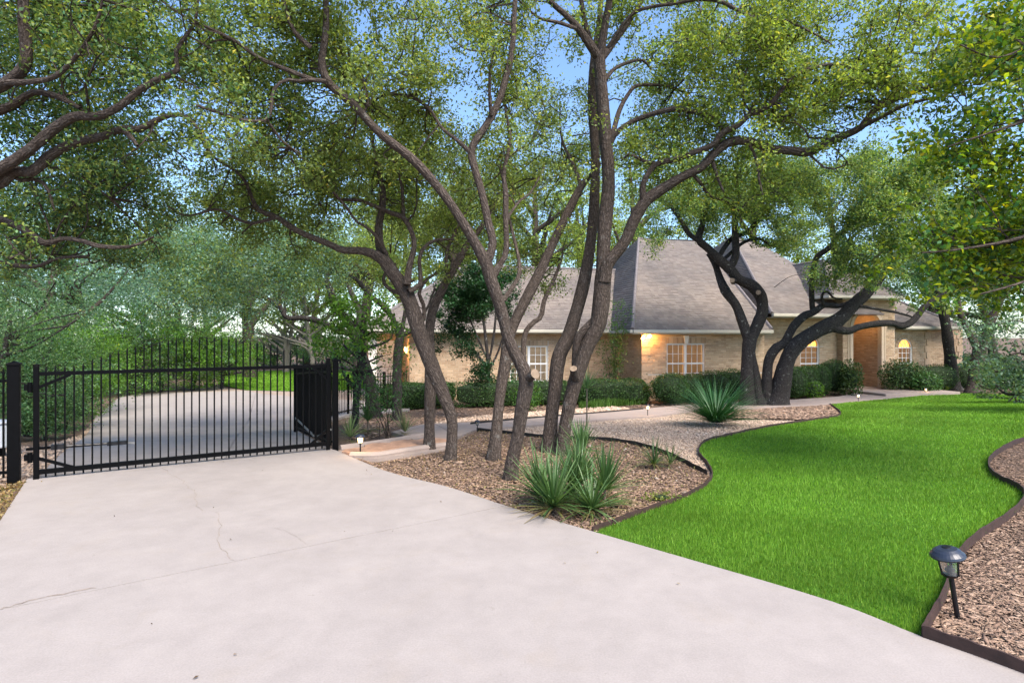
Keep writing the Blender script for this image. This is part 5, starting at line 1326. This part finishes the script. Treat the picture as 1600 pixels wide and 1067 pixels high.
# -- right-hand oaks
t = Tree('oak_tree', 'straight dark-trunked oak by the right house corner', gp(1490, 609), 'bark_dark'); D = t.loc[1]
t.stem([(1490, 610, 20), (1486, 570, 16), (1481, 530, 15), (1476, 500, 14), (1470, 470, 13), (1462, 430, 11), (1466, 380, 9), (1480, 340, 6)], D, D - .3, 'trunk', 14, .7, root=True)
t.stem([(1468, 462, 8), (1448, 440, 6), (1430, 430, 5), (1415, 425, 3)], D - .2, D - .5, leafy=.3, lens=.9)
t.stem([(1472, 470, 7), (1500, 440, 6), (1530, 425, 5), (1560, 400, 3)], D - .2, D + .3, leafy=.3)
for e in ((1450, 420, 70, 35, 19, 23, 9, .5), (1500, 380, 80, 50, 19, 23, 12, .5), (1470, 320, 80, 50, 20, 24, 10, .55)): t.fill(*e)
t.done(30, .09, OAKD)
t = Tree('oak_tree', 'forked grey oak at the far end of the lawn', gp(1521, 613), 'bark_oak'); D = t.loc[1]
t.stem([(1521, 613, 20), (1524, 582, 17), (1530, 552, 18), (1532, 540, 20)], D, D, 'trunk', 14, root=True)
t.stem([(1529, 548, 13), (1517, 522, 12), (1507, 505, 10), (1498, 480, 8), (1495, 440, 5)], D, D + .4, leafy=.7)
t.stem([(1533, 546, 15), (1540, 516, 14), (1550, 497, 12), (1562, 470, 10), (1585, 430, 7), (1600, 380, 4)], D, D - .4, leafy=.6)
for e in ((1560, 420, 80, 50, 19, 22, 10, .5), (1600, 350, 90, 80, 18, 22, 14, .5)): t.fill(*e)
t.done(30, .09, OAKD)
# -- small oaks behind the fence
t = Tree('oak_tree', 'dark slim oak forking low before the garage bay', gp(620, 655), 'bark_dark'); D = t.loc[1]
t.stem([(620, 655, 15), (621, 610, 14), (621, 565, 14), (624, 535, 13), (627, 522, 12)], D, D, 'trunk', 14, root=True)
t.stem([(624, 530, 9), (615, 500, 8), (597, 477, 8), (576, 460, 8), (560, 440, 6), (540, 425, 4), (520, 405, 3)], D, D - .5, leafy=.6, lens=1.1)
t.stem([(627, 524, 8), (630, 505, 7), (634, 484, 7), (632, 470, 5)], D, D + .3)
t.stem([(628, 524, 9), (642, 516, 8), (655, 500, 7), (668, 480, 4), (680, 450, 3)], D, D + .2, leafy=.6)
for e in ((560, 410, 60, 40, 13, 15.5, 9, .4), (620, 380, 50, 40, 13, 15.5, 8, .4)): t.fill(*e)
t.done(35, .06, OAK)
t = Tree('oak_tree', 'leaning dark oak with a snaking limb over the inner drive', gp(584, 650), 'bark_dark'); D = t.loc[1]
t.stem([(584, 650, 22), (580, 610, 20), (571, 575, 18), (559, 535, 17), (546, 505, 15), (527, 483, 14), (517, 456, 10), (511, 434, 8), (524, 415, 6), (536, 400, 4)], D, D - .4, 'trunk', 14, .7, root=True)
t.stem([(553, 522, 11), (525, 515, 10), (502, 503, 9), (475, 497, 9), (448, 496, 8), (437, 480, 7), (408, 461, 6), (379, 443, 5), (349, 431, 4), (320, 425, 3)], D - .3, D - 1.2, leafy=.45, lens=1.2)
t.stem([(557, 520, 12), (562, 490, 11), (552, 465, 9), (545, 445, 7), (550, 425, 5)], D + .6, D + 1)
t.stem([(436, 480, 4), (440, 462, 3), (455, 445, 3), (470, 432, 2)], D - .8, D - .6, leafy=.2)
for e in ((400, 415, 95, 40, 11.5, 15, 22, .42), (320, 440, 75, 40, 11, 14.5, 17, .42), (470, 400, 75, 40, 12, 15, 15, .42), (350, 480, 55, 28, 11.5, 14, 9, .38), (280, 400, 60, 40, 11.5, 15, 10, .42)): t.fill(*e)
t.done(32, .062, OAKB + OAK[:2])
# -- dark leafy small tree against the left wing
t = Tree('ornamental_tree', 'dense dark green small tree against the left brick wall', gp(765, 638), 'bark_dark'); D = t.loc[1] + .8
t.stem([(762, 636, 6), (763, 590, 6), (762, 560, 6), (758, 520, 5), (752, 470, 4), (745, 430, 3)], D, D, 'trunk', 8, root=True)
for pix in ([(762, 575, 4), (740, 548, 4), (715, 520, 3), (700, 500, 2)], [(763, 570, 4), (772, 520, 4), (776, 470, 3), (778, 430, 2)], [(761, 560, 3), (735, 500, 3), (720, 450, 2)], [(763, 580, 4), (780, 545, 3), (792, 500, 2)]): t.stem(pix, D, D - .2, leafy=.7, lens=.6)
for e in ((735, 455, 48, 42, 15.5, 17.5, 26, .3), (715, 490, 40, 22, 15.5, 17.5, 9, .28), (770, 440, 30, 35, 15.5, 17.5, 10, .28), (715, 545, 24, 18, 15.5, 17, 6, .26), (755, 590, 22, 20, 15.5, 17, 5, .26), (785, 480, 14, 40, 15.5, 17, 4, .26)): t.fill(*e)
t.done(60, .075, [(.018, .065, .018), (.028, .085, .024), (.014, .05, .014)], 'leaf_hedge')
# -- tree standing left of the frame whose limbs reach in
t = Tree('oak_tree', 'oak outside the left edge whose rough limbs hang over the gate', np.array([-8.4, 6.4, 0.0]))
tr0 = np.array([-8.4, 6.4, -.1]); Q = np.array(catmull([np.r_[tr0, .24], np.r_[-8.3, 6.45, 1.0, .2], np.r_[-8.0, 6.5, 2.1, .19], np.r_[-7.7, 6.4, 3.0, .16], np.r_[-7.2, 6.2, 3.6, .13]], 8))
tubes('trunk', [Q], 'bark_oak', t.o, t.loc, 16); t.limbs.append(Q)
t.stem([(-330, 300, 26), (-160, 200, 22), (-60, 160, 20), (0, 135, 18), (22, 122, 17), (38, 106, 17), (42, 85, 16), (39, 55, 15), (37, 20, 14), (36, -40, 10)], 6.3, 5.6, leafy=.75)
t.stem([(10, 130, 10), (51, 128, 8), (84, 121, 8), (111, 98, 7), (135, 67, 6), (152, 34, 5), (160, 0, 3)], 5.8, 5.5, leafy=.3)
t.stem([(-330, 330, 28), (-160, 300, 24), (-50, 285, 20), (0, 264, 17), (44, 236, 16), (84, 202, 15), (118, 182, 13), (152, 182, 12), (189, 165, 11), (216, 142, 10), (253, 121, 9), (277, 111, 8), (274, 84, 6), (287, 61, 6), (304, 37, 5), (310, 0, 3)], 6.3, 5.7, leafy=.45)
t.stem([(-60, 300, 20), (0, 285, 18), (20, 268, 16), (51, 268, 16), (78, 243, 15), (118, 223, 13), (162, 213, 12), (189, 202, 11), (219, 202, 11), (243, 189, 9), (277, 179, 7), (305, 195, 4), (330, 240, 3)], 6.2, 6.0, leafy=.5)
t.stem([(-20, 180, 14), (20, 165, 12), (50, 145, 10), (80, 148, 10), (105, 158, 8), (125, 170, 5)], 6.2, 6.0, leafy=.6)
t.stem([(195, 205, 8), (205, 215, 7), (215, 228, 4)], 6.05, 5.9)
t.stem([(-200, 330, 20), (-80, 325, 14), (0, 343, 10), (39, 360, 10), (70, 380, 10), (97, 373, 7), (126, 376, 7), (157, 385, 7), (205, 385, 5), (240, 370, 3)], 6.6, 6.4, leafy=.4)
t.stem([(-120, 400, 14), (-40, 400, 9), (0, 407, 7), (26, 415, 7), (58, 416, 6), (90, 404, 5), (140, 400, 3)], 7.2, 7.0, leafy=.3)
t.stem([(18, 275, 6), (30, 282, 6), (55, 280, 6), (72, 290, 5), (80, 312, 4), (85, 330, 2)], 6.2, 6.3, leafy=.2, lens=.7)
t.stem([(75, 262, 6), (110, 266, 5), (140, 285, 4), (165, 305, 3), (185, 320, 2)], 6.2, 6.8, leafy=.2, lens=.8)
for e in ((90, 40, 150, 75, 5, 7.2, 46), (60, 160, 110, 70, 5.4, 7.4, 24), (220, 90, 110, 80, 5.2, 7.2, 30), (210, 210, 90, 45, 5.6, 7.4, 14), (80, 310, 130, 50, 6.2, 8.2, 30), (190, 370, 80, 50, 6.2, 8, 17), (50, 400, 90, 45, 6.6, 8.4, 18), (160, 290, 80, 45, 6.2, 8.2, 16), (30, -50, 200, 50, 4.8, 7, 22), (120, 240, 80, 40, 6, 8, 12)): t.fill(*e)
t.done(46, .05, OAKD + OAK)
# -- tree outside the right edge with broad bright leaves
t = Tree('maple_tree', 'bright yellow-green tree hanging in from outside the right edge', np.array([9.4, 6.2, float(H(9.4, 6.2))]), 'bark_oak')
Q = np.array(catmull([np.r_[9.4, 6.2, -.1, .2], np.r_[9.3, 6.2, 1.2, .17], np.r_[9.0, 6.3, 2.4, .14], np.r_[8.4, 6.2, 3.6, .10]], 8)); tubes('trunk', [Q], 'bark_oak', t.o, t.loc, 14); t.limbs.append(Q)
for pix in ([(2100, 250, 20), (1850, 300, 12), (1700, 330, 8), (1600, 370, 6), (1530, 385, 4), (1480, 392, 3), (1440, 395, 2)], [(2050, 150, 18), (1800, 150, 10), (1680, 160, 7), (1600, 190, 5), (1540, 210, 3), (1480, 230, 2)], [(2000, 60, 14), (1760, 40, 8), (1640, 60, 5), (1560, 90, 3), (1500, 70, 2)], [(1850, 310, 9), (1700, 400, 6), (1600, 440, 4), (1530, 460, 2)]): t.stem(pix, 6.3, 5.6, leafy=.35, lens=.9, dens=1.1)
for e in ((1550, 190, 80, 130, 5.2, 7, 26, .28), (1560, 370, 75, 70, 5.2, 7, 24, .28), (1505, 385, 65, 45, 5.2, 7, 18, .26), (1570, 60, 70, 60, 5, 7, 14, .28), (1590, 450, 50, 30, 5.2, 7, 8, .26), (1630, 250, 50, 200, 5, 7, 14, .3)): t.fill(*e)
t.done(22, .066, [(.11, .19, .012), (.16, .24, .018), (.07, .15, .02), (.045, .13, .045), (.22, .28, .02)], 'leaf_bright', .05, .6)

# ---------------------------------------------------------------- trees and shrubs farther off
def far_tree(base, h, spread, label, cols, bark='bark_oak', name='oak_tree', leaf=.16, n=90, per=26, crown0=.32, r=.65, mat='leaf', stems=1, cat='tree', group=None, flat=.6):
    t = Tree(name, label, base, bark, group, cat); b = np.asarray(base, float)
    for s_ in range(stems):
        a = rng.uniform(0, 2 * PI); lx, ly = math.cos(a) * spread * .18, math.sin(a) * spread * .18
        Q = np.array(catmull([np.r_[b + (0, 0, -.2), .028 * h], np.r_[b + (lx * .4, ly * .4, h * .22), .022 * h], np.r_[b + (lx, ly, h * .5), .015 * h], np.r_[b + (lx * 1.6, ly * 1.6, h * .85), .005 * h]], 6))
        tubes('trunk', [Q], bark, t.o, t.loc, 9); t.limbs.append(Q)
        for k in range(6):
            i = rng.integers(int(len(Q) * .3), len(Q) - 3); a2 = rng.uniform(0, 2 * PI); e = np.array([math.cos(a2) * spread * .7, math.sin(a2) * spread * .7, h * rng.uniform(.05, .3)])
            B = np.array(catmull([Q[i], np.r_[Q[i, :3] + e * .5 + rng.normal(0, .2, 3), Q[i, 3] * .5], np.r_[Q[i, :3] + e, .02]], 5)); tubes('branch', [B], bark, t.o, t.loc, 6); t.limbs.append(B)
    for _ in range(n):
        v = rng.normal(0, 1, 3); v /= np.linalg.norm(v); q = rng.uniform(.45, 1.0)
        p = b + np.array([v[0] * spread * q, v[1] * spread * q, h * (crown0 + (1 - crown0) / 2 + v[2] * q * (1 - crown0) / 2)])
        for j in range(3): t.cl.append((p + rng.normal(0, r * .6, 3), r * rng.uniform(.5, 1)))
    C = t.cl; t.cl = [(c, rr * .2 / r * 1.0) for c, rr in C]        # leaf count is set per clump
    CC = np.array([c[0] for c in C]); RR = np.array([c[1] for c in C]); i = np.repeat(np.arange(len(CC)), per)
    P = CC[i] + rng.normal(0, .5, (len(i), 3)) * RR[i][:, None] * np.array([1, 1, .7])
    P[:, 2] = np.maximum(P[:, 2], b[2] + .15)
    leaves('crown', P, leaf, leafcol(len(P), cols, .2, .01, rng.lognormal(0, .22, len(CC))[i]), mat, t.o, .5, .3, loc=t.loc)
    return t
def gxy(px, Y):
    x = (px - CX) / F * Y; return np.array([x, Y, float(H(x, Y))])
GRN = [(.08, .19, .02), (.11, .24, .03), (.06, .15, .018), (.14, .27, .04)]
JUN = [(.045, .085, .045), (.06, .11, .06), (.085, .14, .085)]
far = [  # px, Y, height, spread, colours, stems, label
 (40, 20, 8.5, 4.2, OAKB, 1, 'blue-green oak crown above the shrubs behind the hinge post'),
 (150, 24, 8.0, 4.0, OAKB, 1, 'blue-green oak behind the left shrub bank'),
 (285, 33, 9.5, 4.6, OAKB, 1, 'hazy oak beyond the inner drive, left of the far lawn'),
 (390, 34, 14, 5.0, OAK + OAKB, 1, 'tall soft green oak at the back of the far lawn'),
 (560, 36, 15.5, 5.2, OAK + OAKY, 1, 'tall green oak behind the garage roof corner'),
 (690, 40, 17, 5.5, OAK + OAKY, 1, 'tall oak rising behind the left roof ridge'),
 (840, 41, 18, 6.0, OAK + OAKY, 1, 'broad oak behind the roof between the twin trunks'),
 (1010, 44, 19, 5.5, OAK + OAKY, 1, 'tall oak behind the highest roof ridge'),
 (1180, 46, 18, 5.5, OAKY, 1, 'yellow-green oak behind the middle roof peak'),
 (1330, 42, 16.5, 5.5, OAKY, 1, 'yellow-green tree behind the entrance roof'),
 (1450, 38, 15, 5.0, OAK + OAKY, 1, 'green oak behind the right wing roof'),
 (1560, 33, 10, 4.8, OAKD, 1, 'dark oak beyond the right hedge'),
 (1680, 26, 9, 4.5, OAKD, 1, 'dark oak beyond the right end of the lawn'),
 (-120, 15, 8, 4.0, OAKD, 1, 'dark oak outside the left edge behind the fence'),
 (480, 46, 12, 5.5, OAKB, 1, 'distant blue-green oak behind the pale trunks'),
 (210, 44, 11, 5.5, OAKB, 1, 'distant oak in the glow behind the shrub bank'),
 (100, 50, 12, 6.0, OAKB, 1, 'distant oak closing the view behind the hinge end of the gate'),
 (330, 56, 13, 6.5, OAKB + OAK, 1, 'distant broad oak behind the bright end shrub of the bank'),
 (760, 58, 20, 7.0, OAK, 1, 'far tall oak behind the left wing between nearer crowns'),
 (920, 60, 21, 7.0, OAKY, 1, 'far tall yellow-green oak straight behind the twin trunks'),
 (620, 56, 17, 6.5, OAK, 1, 'far oak behind the garage end of the roof'),
 (-20, 34, 11, 5.5, OAKB, 1, 'blue-green oak far behind the short left fence'),
]
for px, Y, h, s_, cols, st_, lab in far: far_tree(gxy(px, Y), h, s_, lab, cols, n=int(75 + h * 5), leaf=.0036 * Y + .035, per=34, r=.75, crown0=.25)
for px, Y, lab in ((446, 39, 'pale multi-stemmed trunk tree at the left of the far lawn'), (490, 38, 'pale forked tree at the right of the far lawn')):
    far_tree(gxy(px, Y), 6.8, 2.8, lab, OAKY + OAK, 'bark_pale', 'crape_myrtle', .17, 45, 22, .42, .6, stems=3)
# bank of big soft shrubs behind the gate
bank = [(-30, 11.5, 3.0, 1.7, OAKD, 'dark juniper-like shrub behind the fence at the hinge post'), (45, 13, 3.0, 1.6, OAKD, 'dark fine-leaved shrub right behind the gate hinge'), (85, 14.5, 2.7, 1.4, GRN, 'feathery green shrub at the bend of the drive'),
        (70, 11.6, 1.3, .7, OAKD, 'low dark leafy shrub hugging the drive behind the gate'), (125, 17.5, 3.0, 1.6, GRN, 'bright feathery shrub where the drive edge turns'), (205, 24, 3.2, 1.9, OAKD + GRN, 'dark leafy shrub at the far left of the inner drive'),
        (250, 25.5, 3.4, 2.0, GRN, 'tall bright shrub in the bank beyond the gate centre'), (300, 26, 3.4, 2.0, GRN + OAKD, 'broad green shrub beside the gate arch in view'), (345, 27, 3.0, 1.8, GRN, 'bright green shrub ending the bank at the far lawn'),
        (60, 18, 4.2, 2.3, OAKD, 'tall dark shrub at the back of the left bank'), (190, 27, 4.2, 2.6, GRN, 'tall light green shrub at the back of the bank')]
for px, Y, h, s_, cols, lab in bank: far_tree(gxy(px, Y), h, s_, lab, cols, 'bark_dark', 'large_shrub', .0024 * Y + .024, 64, 64, .02, .42, stems=2, cat='shrub')
for px, Y, h, s_, lab in ((430, 47, 2.6, 3.2, 'dark shrub row behind the pale trunks, left'), (520, 45, 3.0, 3.0, 'dark shrub row behind the pale trunks, right'), (380, 46, 2.6, 3.0, 'dark shrub at the far corner of the back lawn')):
    far_tree(gxy(px, Y), h, s_, lab.replace(', left', ' beside the bank').replace(', right', ' beside the garage'), OAKD, 'bark_dark', 'large_shrub', .2, 45, 30, .02, .6, stems=2, cat='shrub')
far_tree(gp(553, 668), 3.1, .95, 'feathery bright green shrub swallowing the leaning oak trunk by the fence', GRN, 'bark_dark', 'large_shrub', .085, 42, 26, .42, .3, stems=2, cat='shrub')
# silvery conifer branches at the right edge
far_tree(gxy(1622, 13.5), 2.7, 1.5, 'silvery blue-green juniper at the right edge of the lawn', [(.11, .19, .12), (.15, .24, .16), (.08, .14, .09)], 'bark_oak', 'juniper', .085, 55, 40, .05, .33, stems=2, cat='shrub')
far_tree(gxy(1590, 17.5), 1.1, 1.3, 'low soft green shrub on the lawn end by the forked oak', [(.09, .16, .07), (.12, .2, .09)], 'bark_oak', 'low_shrub', .09, 30, 34, .05, .3, stems=2, cat='shrub')

# ---------------------------------------------------------------- repeats share a group
GROUPS = {'oak_tree': 'live oaks around the house', 'yucca': 'yuccas in the mulch beds', 'path_light': 'path lights along the walk and beds', 'round_shrub': 'clipped shrubs along the house front',
          'leafy_shrub': 'loose shrubs along the house front', 'large_shrub': 'big shrubs around the inner drive', 'hedge': 'clipped hedges along the house', 'garden_edging': 'steel edging strips of the beds',
          'iron_fence': 'black picket fence runs', 'gate_post': 'posts of the driveway gate', 'crape_myrtle': 'pale-stemmed trees on the far lawn'}
for o in COL.objects:
    k = o.name.split('.')[0]
    if o.parent is None and k in GROUPS: o['group'] = GROUPS[k]
